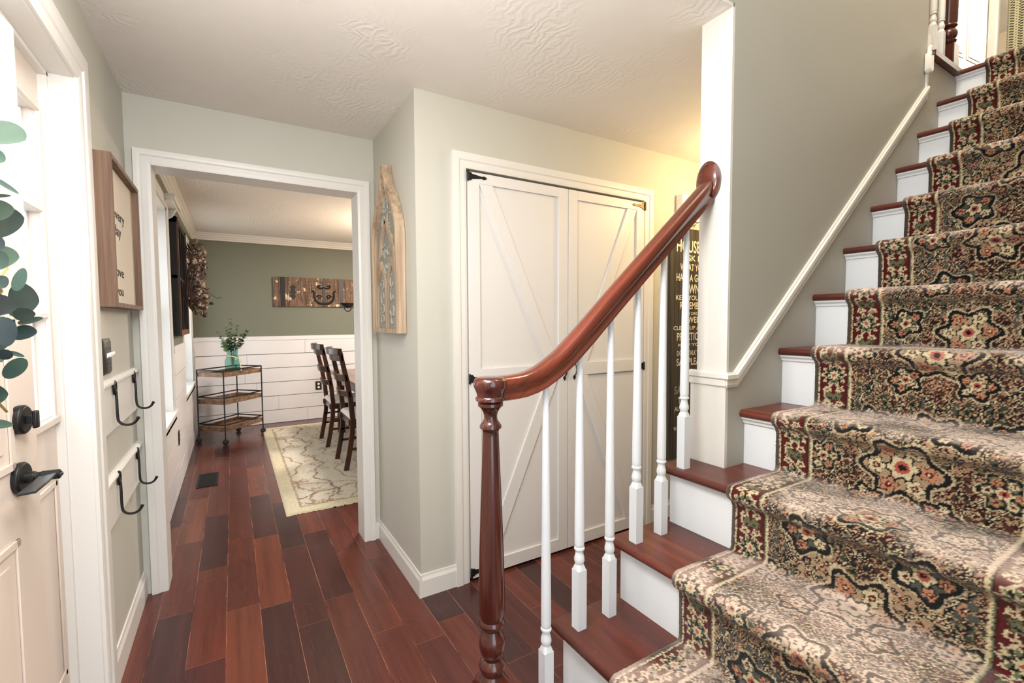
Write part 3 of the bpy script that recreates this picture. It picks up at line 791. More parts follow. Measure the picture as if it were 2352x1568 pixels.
for k, x in ((0, .782), (1, .910), (1, 1.037), (2, 1.158), (2, 1.280), (3, 1.397)):
    baluster(x, YBL, NZ[k], rail_under(x), bal)

# upstairs balustrade
ub = thing('upper_balustrade', (3.66, 1.075, NZ[12]), 'short upstairs balustrade with turned cherry newel and two white balusters', 'balustrade')
b = B(); XU, YU, ZU = 3.655, 1.07, NZ[12]
b.box(XU - .04, XU + .04, YU - .04, YU + .04, ZU - .0, ZU + .175)
b.lathe([(.036, .093), (.030, .103), (.026, .107), (.034, .112), (.038, .122), (.032, .130), (.028, .134), (.036, .142), (.0415, .158), (.0415, .168), (.036, .182), (.027, .192), (.025, .197), (.034, .202), (.039, .208), (.036, .214), (.036, .216), (.0395, .225), (.0395, .5), (.030, .8), (.030, .90)], (XU, YU, ZU + .08), 32)
b.build('newel_post', 'cherry_v', ub, angle=40)
for x in (3.54, 3.42): baluster(x, YU, ZU + .03, ZU + .92, ub)
B().box(3.205, 3.265, YU - .045, YU + .03, ZU - .02, ZU + .10).build('wall_block', 'trim', ub, .006)
B().box(3.2, 3.70, YU - .03, YU + .03, ZU + .92, ZU + .98).build('handrail', 'cherry', ub, .01)
gm = thing('gate_mount', (3.19, YS - .01, 2.66), 'small white rounded gate bracket fixed at the top of the stairwell wall', 'bracket')
B().prism([(3.158 + .022 + .022 * math.cos(a), 2.70 + (.030 if math.sin(a) > 0 else -.030) + .022 * math.sin(a)) for a in [2 * math.pi * i / 24 for i in range(24)]], 'y', YS - .030, YS - .002).build('body', 'whiteplastic', gm, .004)
B().box(3.172, 3.188, YS - .034, YS - .029, 2.735, 2.748).build('slot', 'blackplastic', gm)
B().tube([(3.18, YS - .014, 2.745), (3.185, YS - .014, 2.775), (3.20, YS - .012, 2.79)], .009).build('pin', 'whiteplastic', gm)

# upstairs room
struct(B().box(3.2, 9.1, YS + 1.7, YS + 1.8, 2.7, 5.2).box(9.0, 9.1, -.05, 4.3, 2.7, 5.2).box(3.1, 3.2, YS + .13, YS + 1.8, 2.7, 5.2), 'wall_upstairs', paint('upstairs_cream_paint', (222, 208, 182), .6), 'cream upstairs hall walls')
struct(B().box(3.25, 9.0, YS + .13, YS + 1.7, 2.66, 2.76).box(3.7, 9.0, .05, YS + .13, 2.66, 2.76), 'floor', 'floor', 'upstairs hall floor')
ud = thing('door_3', (6.4, 2.0, 2.76), 'white panelled upstairs door', None, None, 'structure')
dang = R_(-6)
def upt(u, z, t):
    ca, sa = math.cos(R_(-5)), math.sin(R_(-5)); return (5.15 + u * ca - t * sa, 1.62 + u * sa - t * ca * 1.0, 2.76 + z)
b = B().box(0, .80, 0, .035, 0, 2.02)
mt = Matrix.Translation((5.40, 1.62, 2.77)) @ Matrix.Rotation(R_(-6), 4, 'Z')
b.xf(mt); b.build('slab', 'door', ud, .002)
b = B()
for (u0, u1) in ((.10, .37), (.43, .70)):
    for (z0, z1) in ((.20, .80), (.95, 1.55), (1.65, 1.90)):
        b.box(u0, u1, -.004, 0, z0, z1); b.box(u0 + .03, u1 - .03, -.008, 0, z0 + .03, z1 - .03)
b.xf(mt); b.build('door_panel', 'door', ud, .003)
ld = thing('door_4', (6.9, 1.5, 2.76), 'bright white upstairs door casing', None, None, 'structure')
B().box(6.72, 6.84, 1.60, 1.66, 2.76, 5.0).build('door_casing', 'trim', ld, .004)
# curtain: pleated, waffle weave
q = N('waffle_curtain')
br = q.n('TexBrick'); q.put(br.inputs['Vector'], q.mapping((1, 1, 1), q.tc.outputs['UV']))
sp = q.n('SeparateXYZ'); q.put(sp.inputs[0], q.tc.outputs['Object'])
wa = q.math('SINE', q.math('MULTIPLY', sp.outputs[0], 240.0)); wb = q.math('SINE', q.math('MULTIPLY', sp.outputs[2], 240.0))
f = q.math('GREATER_THAN', q.math('MULTIPLY', q.math('ADD', wa, .35), q.math('ADD', wb, .35)), .25)
M['curtain'] = q.done(q.mix(f, lin((176, 170, 140)), lin((62, 62, 46))), .9, q.bump(f, .4, .004))
cur = thing('curtain', (7.7, 1.5, 2.9), 'sage and cream waffle weave curtain at the top of the stairs', 'curtain')
rs = [[(6.87 + i * .012, 1.52 + .035 * math.sin(i * .45) + .01 * math.sin(i * 1.3), z) for i in range(110)] for z in (2.85, 3.4, 4.0, 4.6, 5.0)]
rs = [r + [(p[0], p[1] + .006, p[2]) for p in r[::-1]] for r in rs]
B().rings(rs).build('fabric', 'curtain', cur)
B().tube([(6.8, 1.54, 5.01), (8.3, 1.54, 5.01)], .012).build('curtain_rod', 'black', cur)

# ================================================================== CLOSET DOORS
def closet_door(n_, x0, x1, mirror, label):
    d = thing('door_%d' % n_, ((x0 + x1) / 2, YC, .015), label, None, None, 'structure')
    z0, z1 = .015, 2.098; yf = YC - .002
    st_w = .066
    xa, xb = x0 + st_w, x1 - st_w
    B().box(x0, x1, yf, yf + .03, z0, z1).build('slab', 'closet', d, .001)
    zu0, zu1, zl0, zl1 = 1.107, 2.045, .085, 1.034
    t = .013
    b = B().box(x0, xa, yf - t, yf, z0, z1).box(xb, x1, yf - t, yf, z0, z1).box(xa, xb, yf - t, yf, zu1, z1).box(xa, xb, yf - t, yf, zl1, zu0).box(xa, xb, yf - t, yf, z0, zl0)
    b.build('door_frame', 'closet', d, .0015)
    wdt = .078
    def brace(top_at_left, zb, zt):
        if top_at_left: P = [(xa, zt), (xa + wdt, zt), (xb, zb + .0), (xb - wdt, zb)]
        else: P = [(xb - wdt, zt), (xb, zt), (xa + wdt, zb), (xa, zb)]
        return B().prism(P, 'y', yf - t + .0015, yf)
    b1 = brace(not mirror, zu0, zu1); b1.build('brace', 'closet', d, .0015)
    b2 = brace(mirror, zl0, zl1); b2.build('brace', 'closet', d, .0015)
    # handle
    hx = x1 - .026 if not mirror else x0 + .042
    h = B()
    h.tube([(hx, yf - t - .004, 1.105), (hx, yf - t - .018, 1.095), (hx, yf - t - .026, 1.07), (hx, yf - t - .018, 1.045), (hx, yf - t - .004, 1.034)], [.004, .004, .0055, .004, .004], 8)
    for zz, sg in ((1.108, 1), (1.030, -1)):
        h.prism([(hx - .004, zz - sg * .006), (hx - .010, zz + sg * .006), (hx, zz + sg * .022), (hx + .010, zz + sg * .006), (hx + .004, zz - sg * .006)][::sg], 'y', yf - t - .005, yf - t)
    h.build('handle', 'black', d, .001)
    # strap hinges
    for zz in (2.075, 1.060, .048):
        sx = 1 if not mirror else -1; xe = (x0 if not mirror else x1)
        L = .105 if zz > 2 or zz < .1 else .045
        pl = [(0, .020), (.018, .020), (.022, .013), (L * .75, .005), (L * .85, .009), (L, .004), (L, -.004), (L * .85, -.009), (L * .75, -.005), (.022, -.013), (.018, -.020), (0, -.020)]
        hb = B().prism([(xe + sx * u, zz + w_) for u, w_ in pl], 'y', yf - t - .004, yf - t)
        hb.lathe([(.005, -.026), (.006, -.022), (.006, .022), (.005, .026)], (xe - sx * .001, yf - t - .006, zz), 10)
        for u in (.009, .045, L * .92):
            if u < L: hb.ball((xe + sx * u, yf - t - .004, zz), .003, 8, 4)
        ho = hb.build('hinge', 'bronze' if (mirror and zz > 2) else 'black', d, .0006)
        if mirror and zz > 2: ho['label'] = 'aged bronze strap hinge'
    return d
closet_door(1, 1.0215, 1.651, False, 'left white closet door with diagonal brace and black hardware')
closet_door(2, 1.655, 2.2625, True, 'right white closet door with diagonal brace and one bronze hinge')

# ================================================================== FRONT DOOR + SIDELIGHT
th = math.asin(.07 / .9)
fd = thing('door_5', (-.50, .70, 0), 'cream front door standing slightly ajar with black hardware', None, None, 'structure')
fd.rotation_euler = (0, 0, -th)
Wd = .905
B().box(-.045, 0, 0, Wd, .012, 2.065).build('slab', 'door', fd, .002, local=True)
b = B()
for (y0, y1) in ((.12, .40), (.505, .785)):
    for (z0, z1) in ((.22, .86), (1.02, 1.55), (1.68, 1.93)):
        fr_ = .018
        b.box(0, .005, y0, y0 + fr_, z0, z1).box(0, .005, y1 - fr_, y1, z0, z1).box(0, .005, y0, y1, z0, z0 + fr_).box(0, .005, y0, y1, z1 - fr_, z1)
        b.box(0, .003, y0 + .045, y1 - .045, z0 + .045, z1 - .045)
b.build('door_panel', 'door', fd, .003, local=True)
b = B().lathe([(.033, 0), (.034, .004), (.034, .014), (.030, .018), (.001, .018)], (0, Wd - .095, 1.130), 28, 'x')
b.box(.018, .030, Wd - .104, Wd - .086, 1.121, 1.139)
dbo = b.build('deadbolt', 'black', fd, .001, local=True)
B().box(.028, .038, Wd - .103, Wd - .087, 1.108, 1.150).build('thumbturn', 'black', dbo, .003, local=True)
b = B().lathe([(.036, 0), (.037, .003), (.037, .010), (.033, .014), (.001, .014)], (0, Wd - .105, .995), 32, 'x')
b.lathe([(.013, .012), (.013, .030), (.010, .032), (.010, .040), (.0115, .042), (.0115, .072), (.009, .075), (.001, .075)], (0, Wd - .105, .995), 20, 'x')
rso = b.build('rosette', 'black', fd, .0008, local=True)
b = B().rings([[(.040, y, z), (.072, y, z + .003), (.072, y, z + .009), (.040, y, z + .006)] for y, z in ((Wd - .222, .984), (Wd - .16, .988), (Wd - .108, .994))])
b.box(.040, .078, Wd - .112, Wd - .098, .990, .9985)
b.build('lever_handle', 'lever_metal', rso, .0015, local=True)
# over-door pegs at the head
sl_ = thing('window_3', (XL - .08, 1.88, 0), 'narrow three-pane sidelight beside the front door', None, None, 'structure')
xs = XL - .082; Y0, Y1 = 1.66, 2.022
ZB, ZT = 1.06, 2.008; GY0, GY1 = 1.735, 1.995
B().box(xs - .045, xs, Y0, GY0, .0, DZ).box(xs - .045, xs, GY1, Y1, 0, DZ).box(xs - .045, xs, GY0, GY1, 0, ZB).box(xs - .045, xs, GY0, GY1, ZT, DZ).build('window_frame', 'door', sl_)
fr_ = B()
for (a, c_, d_, e_) in ((GY0 - .012, GY0 + .004, ZB - .012, ZT + .012), (GY1 - .004, GY1 + .012, ZB - .012, ZT + .012)): fr_.box(xs - .005, xs + .009, a, c_, d_, e_)
fr_.box(xs - .005, xs + .009, GY0, GY1, ZT - .004, ZT + .012).box(xs - .005, xs + .016, GY0 - .012, GY1 + .018, ZB - .022, ZB)
fr_.build('window_bead', 'door', sl_, .003)
mu = B()
for z in (1.378, 1.706): mu.box(xs - .040, xs + .004, GY0, GY1, z - .009, z + .009)
mu.box(xs - .042, xs - .030, GY1 - .010, GY1 - .004, ZB, ZT)
mu.build('muntin', 'trim', sl_, .003)
B().box(xs - .036, xs - .033, GY0, GY1, ZB, ZT).build('glass', 'pane', sl_)
b = B()
for (z0, z1) in ((.22, .86),):
    b.box(xs, xs + .006, GY0 + .02, GY0 + .04, z0, z1).box(xs, xs + .006, GY1 - .03, GY1 - .01, z0, z1).box(xs, xs + .006, GY0 + .02, GY1 - .01, z0, z0 + .02).box(xs, xs + .006, GY0 + .02, GY1 - .01, z1 - .02, z1)
b.build('door_panel', 'door', sl_, .003)

# wreath on the front door
wr = thing('eucalyptus_wreath', (-.37, 1.10, 1.5), 'green eucalyptus wreath hanging on the front door', 'wreath')
rnd = random.Random(3)
wc = Vector((-.385, 1.02, 1.50)); lv = B(); stm = B()
for k in range(46):
    a = 2 * math.pi * k / 46 + rnd.uniform(-.06, .06); R0 = .20 + rnd.uniform(-.03, .03)
    tang = Vector((0, -math.sin(a), math.cos(a))); rad = Vector((0, math.cos(a), math.sin(a)))
    if -.9 < a < .9 or a > 5.4: continue
    p = wc + rad * R0 + Vector((rnd.uniform(0, .05), -.02, 0))
    for j in range(3):
        d = (tang * rnd.uniform(.2, 1) + rad * rnd.uniform(-.6, .9) + Vector((rnd.uniform(-.05, .5), 0, 0)))
        lv.leaf(p + tang * rnd.uniform(-.03, .03), d, Vector((1, rnd.uniform(-.4, .4), rnd.uniform(-.4, .4))), rnd.uniform(.05, .085), rnd.uniform(.035, .06), .25)
stm.tube([wc + Vector((.02 + .006 * math.sin(5 * t), .2 * math.cos(t), .2 * math.sin(t))) for t in [2 * math.pi * i / 48 for i in range(49)]], .006, 6)
# leaves on the free side, as they hang: tip (y,z), base (y,z), width
spec = [((-0.305, 1.156, 1.68), (-0.377, 1.2, 1.694), 0.052, 0), ((-0.305, 1.063, 1.614), (-0.334, 1.081, 1.628), 0.024, 0), ((-0.305, 1.115, 1.576), (-0.343, 1.14, 1.604), 0.007, 1), ((-0.305, 1.081, 1.564), (-0.332, 1.097, 1.563), 0.005, 1), ((-0.305, 1.089, 1.544), (-0.348, 1.115, 1.54), 0.029, 3), ((-0.305, 1.128, 1.537), (-0.371, 1.168, 1.526), 0.047, 0), ((-0.305, 1.097, 1.466), (-0.359, 1.129, 1.459), 0.04, 0), ((-0.305, 1.047, 1.445), (-0.331, 1.063, 1.46), 0.031, 2), ((-0.305, 1.121, 1.45), (-0.319, 1.127, 1.411), 0.014, 0), ((-0.305, 1.181, 1.395), (-0.353, 1.21, 1.399), 0.053, 0), ((-0.305, 1.16, 1.372), (-0.339, 1.181, 1.371), 0.019, 0), ((-0.305, 1.077, 1.382), (-0.355, 1.108, 1.386), 0.032, 2), ((-0.305, 1.197, 1.365), (-0.345, 1.221, 1.355), 0.01, 3), ((-0.305, 1.162, 1.339), (-0.342, 1.184, 1.337), 0.024, 0), ((-0.305, 1.031, 1.319), (-0.307, 1.034, 1.365), 0.022, 0), ((-0.305, 1.039, 1.322), (-0.337, 1.059, 1.326), 0.035, 2), ((-0.305, 1.098, 1.299), (-0.327, 1.112, 1.307), 0.006, 1), ((-0.305, 1.009, 1.3), (-0.296, 1.004, 1.315), 0.015, 3), ((-0.305, 1.012, 1.271), (-0.274, 0.995, 1.3), 0.019, 0), ((-0.305, 1.023, 1.245), (-0.335, 1.041, 1.245), 0.027, 0), ((-0.305, 1.034, 1.194), (-0.339, 1.055, 1.197), 0.012, 0), ((-0.305, 1.039, 1.412), (-0.323, 1.051, 1.425), 0.023, 0), ((-0.305, 1.036, 1.472), (-0.325, 1.049, 1.49), 0.02, 0)]
for tp, bp, wd, kk in spec:
    p = Vector(bp); d = Vector(tp) - p; L = d.length
    nr = Vector((.35, -1, .15 + rnd.uniform(-.2, .2)))
    lv.leaf(p, d, nr, L, wd * 1.2, .04, .0, 12)
for pts_ in ([(-.35, 1.06, 1.62), (-.345, 1.09, 1.52), (-.345, 1.125, 1.45), (-.345, 1.16, 1.41)], [(-.35, 1.10, 1.48), (-.345, 1.125, 1.43), (-.345, 1.16, 1.40)], [(-.35, 1.07, 1.25), (-.345, 1.12, 1.22), (-.345, 1.15, 1.20)], [(-.35, 1.08, 1.33), (-.345, 1.16, 1.305), (-.345, 1.225, 1.295)], [(-.345, 1.1, 1.40), (-.34, 1.15, 1.44), (-.345, 1.19, 1.455)]):
    stm.tube(pts_, .0022, 6)
lv.build('leaves', 'euc', wr, smooth=True, fix=False, angle=60); stm.build('stems', 'twig', wr)

# ================================================================== LEFT WALL THINGS
# framed sign
fs = thing('framed_sign', (XL, 2.5, 1.41), 'wood framed cream sign reading every day I love you', 'sign')
y0, y1, z0, z1 = 2.215, 2.785, 1.412, 1.975; xf_ = XL + .055; t = .018
B().box(XL + .001, xf_, y0, y0 + t, z0, z1).box(XL + .001, xf_, y1 - t, y1, z0, z1).box(XL + .001, xf_, y0 + t, y1 - t, z0, z0 + t).box(XL + .001, xf_, y0 + t, y1 - t, z1 - t, z1).build('frame', 'frame_wood', fs, .0015)
xc = XL + .030
cv = B().box(XL + .004, xc, y0 + t, y1 - t, z0 + t, z1 - t).build('canvas', 'canvas', fs)
for txt, yl, zb, h_, w_ in (('every', 2.345, 1.768, .040, .225), ('day', 2.36, 1.703, .042, .13), ('I love', 2.29, 1.540, .040, .22), ('you', 2.355, 1.464, .038, .13)):
    text_mesh(B(), txt, w_, h_, (xc, yl, zb), (0, 1, 0), (0, 0, 1), (1, 0, 0), .0012, .006).build('lettering', 'letter_dark', cv, smooth=False, fix=False)
# switch plate
sp_ = thing('light_switch', (XL, 2.275, 1.16), 'black double light switch plate with two white toggles', 'light switch')
b = B().rings([[(XL, 2.275 - .062, 1.160), (XL, 2.275 + .062, 1.160), (XL, 2.275 + .062, 1.295), (XL, 2.275 - .062, 1.295)],
               [(XL + .004, 2.275 - .062, 1.160), (XL + .004, 2.275 + .062, 1.160), (XL + .004, 2.275 + .062, 1.295), (XL + .004, 2.275 - .062, 1.295)],
               [(XL + .011, 2.275 - .048, 1.173), (XL + .011, 2.275 + .048, 1.173), (XL + .011, 2.275 + .048, 1.282), (XL + .011, 2.275 - .048, 1.282)]])
spl = b.build('plate', 'blackplastic', sp_, .001)
for y in (2.252, 2.298):
    B().rings([[(XL + .010, y - .005, 1.221), (XL + .010, y + .005, 1.221), (XL + .010, y + .005, 1.240), (XL + .010, y - .005, 1.240)],
               [(XL + .026, y - .004, 1.236), (XL + .026, y + .004, 1.236), (XL + .026, y + .004, 1.246), (XL + .026, y - .004, 1.246)]]).build('toggle', 'whiteplastic', spl, .001)
for y in (2.252, 2.298):
    for z in (1.200, 1.258): B().lathe([(.003, 0), (.003, .001), (.0001, .001)], (XL + .011, y, z), 10, 'x').build('screw', 'black', spl)
# hook boards
boards = [('upper white coat hook board', .945, 1.142), ('lower white coat hook board', .600, .785)]
for lab, z0, z1 in boards:
    ob = B().box(XL, XL + .014, 2.127, 2.825, z0, z1 - .012).prism([(XL, z1 - .022), (XL + .022, z1 - .022), (XL + .022, z1 - .012), (XL + .012, z1), (XL, z1)], 'y', 2.127, 2.835)
    tag(ob.build('hook_board', 'trim', bevel=.0015), lab + ' beside the front door casing', 'hook board')
def hook(y, z, lab):
    h = thing('coat_hook', (XL + .014, y, z), lab, 'hook', 'black coat hooks')
    xw = XL + .014
    ring = [(xw + .006 , y + .016 * math.cos(a), z + .150 - .0 + .024 * math.sin(a)) for a in [2 * math.pi * i / 20 for i in range(21)]]
    B().tube(ring, .0050, 8).build('ring', 'black', h)
    J = [(xw + .008, y + .004, z + .134), (xw + .010, y, z + .10), (xw + .010, y, z + .05), (xw + .011, y, z + .030)]
    J += [(xw + .011 + .030 * (1 - math.cos(a)), y, z + .030 - .028 * math.sin(a)) for a in [math.pi * i / 10 for i in range(1, 9)]]
    J += [(xw + .073, y, z + .028)]
    n_ = len(J); J[-1] = (xw + .074, y, z + .030)
    B().tube(J, [.0048] * (n_ - 1) + [.0060], 8).build('hook_arm', 'black', h)
hook(2.300, .955, 'black curled coat hook on the upper board nearer the front door')
hook(2.705, .955, 'black curled coat hook on the upper board nearer the dining opening')
hook(2.300, .603, 'black curled coat hook on the lower board nearer the front door')
hook(2.705, .600, 'black curled coat hook on the lower board nearer the dining opening')

# ================================================================== GOTHIC WALL ARCH
ga = thing('gothic_arch_decor', (XB, 2.51, 1.29), 'weathered wooden gothic window arch hanging on the wall', 'wall decor')
OG = [(0, 1), (.06, .985), (.14, .95), (.24, .88), (.34, .78), (.44, .66), (.54, .53), (.63, .40), (.72, .28), (.80, .19), (.88, .12), (.95, .08), (1, .06)]
LN = [(0, 1), (.15, .97), (.3, .90), (.45, .79), (.6, .64), (.75, .44), (.88, .23), (1, 0)]
def outline(yc, hw_, zb, zs, zt, sh): return [(yc - hw_, zb)] + [(yc - hw_ * k_, zs + (zt - zs) * t) for t, k_ in sh]
def arch_band(yc, hw_, zb, zs, zt, wd, x0, x1, sh=OG, wt=.05):
    o = outline(yc, hw_, zb, zs, zt, sh); i_ = outline(yc, hw_ - wd, zb, zs, zt - wt, [(t, k_ if t < 1 else 0) for t, k_ in sh])
    b = B()
    sec = lambda po, pi: [(x0, *po), (x1, *po), (x1, *pi), (x0, *pi)]
    mir = lambda p: (2 * yc - p[0], p[1])
    b.rings([sec(a, c) for a, c in zip(o, i_)]); b.rings([sec(mir(a), mir(c)) for a, c in zip(o, i_)])
    return b
Yc = 2.51
arch_band(Yc, .232, 1.292, 1.80, 2.190, .020, XB - .052, XB - .002).build('outer_frame', 'pale_wood', ga, .0015, smooth=False)
arch_band(Yc, .212, 1.300, 1.79, 2.14, .016, XB - .042, XB - .002, OG, .06).build('inner_frame', 'pale_wood', ga, .001, smooth=False)
B().box(XB - .048, XB - .002, Yc - .212, Yc + .212, 1.292, 1.316).build('sill', 'pale_wood', ga, .001)
ol = outline(Yc, .198, 1.31, 1.79, 2.10, OG)
B().prism(ol + [(2 * Yc - y, z) for y, z in ol[::-1]], 'x', XB - .026, XB - .003).build('back_panel', 'scroll_back', ga)
for sg in (-1, 1):
    arch_band(Yc + sg * .098, .094, 1.316, 1.50, 1.69, .018, XB - .036, XB - .026, LN, .04).build('lancet_arch', 'pale_wood', ga, .001, smooth=False)
b = B()
for sg in (-1, 1):
    P = [(Yc + sg * .190, 1.58), (Yc + sg * .14, 1.70), (Yc + sg * .075, 1.81), (Yc - sg * .004, 1.90)]
    b.rings([[(XB - .038, p[0] + sg * .010, p[1] + .008), (XB - .026, p[0] + sg * .010, p[1] + .008), (XB - .026, p[0] - sg * .010, p[1] - .012), (XB - .038, p[0] - sg * .010, p[1] - .012)] for p in P])
b.build('cross_tracery', 'pale_wood', ga, .001, smooth=False)
b = B(); rnd = random.Random(2)
def spiral(cy, cz, r0, turns, ph, sg):
    return [(XB - .028, cy + sg * r0 * (1 - t * .8) * math.cos(ph + t * turns * 2 * math.pi), cz + r0 * (1 - t * .8) * math.sin(ph + t * turns * 2 * math.pi)) for t in [i / 18 for i in range(19)]]
for (cy, cz, r0) in ((0, 1.985, .030), (.045, 1.90, .034), (.085, 1.80, .036), (.135, 1.74, .030), (.04, 1.955, .02), (.088, 1.56, .03), (.088, 1.49, .028), (.088, 1.42, .03), (.088, 1.36, .026), (.03, 1.72, .02), (.02, 1.64, .02), (.15, 1.66, .02)):
    for sg in (-1, 1):
        if sg > 0 or cy > 0: B().tube(spiral(Yc + sg * cy, cz + rnd.uniform(-.012, .012), r0 * 1.5, .75, rnd.uniform(0, 6), sg), .0045, 6).build('scroll', 'scroll', ga)

# ================================================================== HALL SIGN + CHIME
hs = thing('hall_sign', (2.80, YC, .40), 'tall charcoal plank sign of cream house rules lettering behind the balusters', 'sign')
hb_ = B().box(2.505, 3.10, YC - .020, YC - .001, .40, 1.975).build('board', 'sign_wood', hs, .001)
ROWS = [("HOUSE", 2.566, 1.897, 1.816, .242, 0), ("ASK IF", 2.63, 1.797, 1.758, .20, 0), ("WHAT YOU", 2.604, 1.737, 1.691, .25, 0), ("HAVE A GO", 2.566, 1.668, 1.619, .26, 0), ("OWN", 2.645, 1.599, 1.537, .16, 0),
        ("KEEP YOUR", 2.564, 1.523, 1.490, .27, 0), ("REMEMBER", 2.605, 1.477, 1.429, .25, 0), ("YOU DROP", 2.63, 1.409, 1.388, .19, 0), ("SWEEP", 2.66, 1.376, 1.335, .18, 0), ("CLEAN UP A", 2.542, 1.312, 1.286, .27, 0),
        ("PRACTICE", 2.578, 1.267, 1.214, .25, 0), ("KEEP YO", 2.593, 1.193, 1.172, .22, 0), ("DON'T TALK WIT", 2.581, 1.143, 1.110, .27, 0), ("SAY PLEAS", 2.577, 1.090, 1.042, .27, 0), ("SAY", 2.559, .901, .850, .11, 1), ("TO", 2.596, .823, .778, .07, 0),
        ("ALW", 2.562, .760, .730, .10, 0), ("W", 2.556, .623, .596, .03, 0)]
for txt, x, zt, zb, w_, g_ in ROWS:
    text_mesh(B(), txt, w_, zt - zb, (x, YC - .020, zb), (1, 0, 0), (0, 0, 1), (0, -1, 0), .0015, .012).build('lettering', 'letter_grey' if g_ else 'letter_cream', hb_, smooth=False, fix=False)
dc = thing('door_chime', (2.70, YC, 1.99), 'white boxy door chime on the wall above the house rules sign', 'door chime')
B().box(2.575, 2.778, YC - .055, YC - .001, 2.020, 2.19).build('box', 'whiteplastic', dc, .003)
B().rings([[(2.61, YC - .04, 2.018), (2.745, YC - .04, 2.018), (2.745, YC, 2.018), (2.61, YC, 2.018)], [(2.66, YC - .022, 1.985), (2.70, YC - .022, 1.985), (2.70, YC, 1.985), (2.66, YC, 1.985)]]).build('base', 'whiteplastic', dc, .003)
B().box(2.60, 2.760, YC - .0565, YC - .055, 2.040, 2.043).box(2.70, 2.715, YC - .0565, YC - .055, 2.095, 2.098).build('groove', 'bronze', dc)

# ================================================================== DINING ROOM
# vent
vt = thing('floor_vent', (-.222, 4.69, 0), 'black slotted floor register in front of the window wall', 'vent')
b = B().box(-.297, -.147, 4.50, 4.885, .001, .006); b.build('frame', 'black', vt, .001)
b = B()
for i in range(22): b.box(-.282, -.162, 4.52 + i * .0165, 4.528 + i * .0165, .0062, .009)
b.build('louvre', 'blackplastic', vt)
# outlets
def outlet(loc, ax, lab):
    o = thing('power_outlet', loc, lab, 'outlet', 'black outlets')
    x, y, z = loc
    if ax == 'x':
        B().box(x, x + .006, y - .036, y + .036, z - .058, z + .058).build('plate', 'blackplastic', o, .002)
        B().box(x + .005, x + .009, y - .016, y + .016, z - .034, z - .008).box(x + .005, x + .009, y - .016, y + .016, z + .008, z + .034).build('socket', 'blackplastic', o, .003)
    else:
        B().box(x - .040, x + .040, y - .006, y, z - .060, z + .060).build('plate', 'blackplastic', o, .002)
        for dz in (-.024, .024): 
            s_ = B().lathe([(.015, 0), (.016, -.004), (.001, -.004)], (x, y - .005, z + dz), 16, 'y').build('socket', 'whiteplastic', o); s_['label'] = 'white round socket'
outlet((XL + .014, 4.545, .425), 'x', 'black outlet on the shiplap below the first window')
outlet((1.0, YD - .014, .463), 'y', 'black outlet with white sockets on the back wall behind the chairs')

# wall art
wa = thing('wall_art', (1.15, YD, 1.56), 'distressed plank artwork with black iron ornaments on the green wall', 'wall art')
b = B(); 
B().box(.474, 1.83, YD - .03, YD - .002, 1.556, 1.948).build('panel', 'art', wa, .002)
B().box(.555, .612, YD - .034, YD - .030, 1.556, 1.948).build('iron_band', 'black', wa); B().box(1.310, 1.352, YD - .034, YD - .030, 1.556, 1.948).build('iron_band', 'black', wa)
fl = B(); cx, cz = .708, 1.752
P = [(0, .105), (.018, .080), (.040, .068), (.026, .045), (.026, .018), (.040, .0), (.026, -.018), (.026, -.045), (.040, -.060), (.018, -.078), (0, -.105)]
fl.prism([(cx + u, cz + v_) for u, v_ in P] + [(cx - u, cz + v_) for u, v_ in P[::-1][1:-1]], 'y', YD - .036, YD - .030); fl.build('ornament', 'black', wa)
an = B(); cx = 1.10
an.box(cx - .019, cx + .019, YD - .040, YD - .030, 1.560, 1.90)
an.prism([(cx - .045, 1.865), (cx + .045, 1.865), (cx + .016, 1.90), (cx, 1.935), (cx - .016, 1.90)], 'y', YD - .038, YD - .030)
for sg in (-1, 1):
    an.tube([(cx + sg * u, YD - .036, z) for u, z in ((0, 1.60), (.06, 1.605), (.11, 1.64), (.13, 1.70), (.125, 1.75), (.14, 1.775), (.155, 1.775))], [.016, .016, .015, .013, .012, .012, .010], 8)
    an.tube([(cx + sg * u, YD - .036, z) for u, z in ((.0, 1.82), (.05, 1.81), (.085, 1.83), (.075, 1.85), (.045, 1.842))], .011, 8)
    an.tube([(cx + sg * (.06 + r * math.cos(a)), YD - .036, 1.69 + r * math.sin(a)) for r, a in [(.035 * (1 - i / 16), i * .55) for i in range(14)]], .008, 6)
an.build('ornament', 'black', wa)
b = B()
for x in (.535, .64, .66, .80, .865, 1.29, 1.375): b.box(x, x + .004, YD - .0315, YD - .030, 1.556, 1.948)
for i in range(7): b.box(.87, 1.285, YD - .0315, YD - .030, 1.60 + i * .05, 1.603 + i * .05)
b.build('groove', 'letter_dark', wa)

# chandelier cup near the opening edge
ch = thing('chandelier', (1.75, 5.1, 1.5), 'black iron chandelier over the table, one cup arm showing', 'chandelier')
cc = Vector((1.75, 5.1, 1.62))
B().tube([cc, (1.75, 5.1, HD)], .008).tube([cc + Vector((0, 0, -.1)), cc + Vector((0, 0, .12))], [.03, .02]).build('stem', 'black', ch)
for k in range(5):
    a = math.pi + k * 2 * math.pi / 5
    p = cc + Vector((.70 * math.cos(a), .70 * math.sin(a), -.09))
    ar = B().tube([cc, cc + Vector((.25 * math.cos(a), .25 * math.sin(a), -.12)), cc + Vector((.5 * math.cos(a), .5 * math.sin(a), -.14)), p + Vector((-.03 * math.cos(a), -.03 * math.sin(a), 0))], .008).build('arm', 'black', ch)
    B().lathe([(.012, -.035), (.030, -.03), (.06, -.01), (.085, .012), (.088, .016), (.05, .018), (.001, .018)], p, 20).tube([p + Vector((.034 * math.cos(t), 0, -.035 + .034 * math.sin(t))) for t in [2 * math.pi * i / 18 for i in range(19)]], .005, 6).build('cup', 'black', ar)

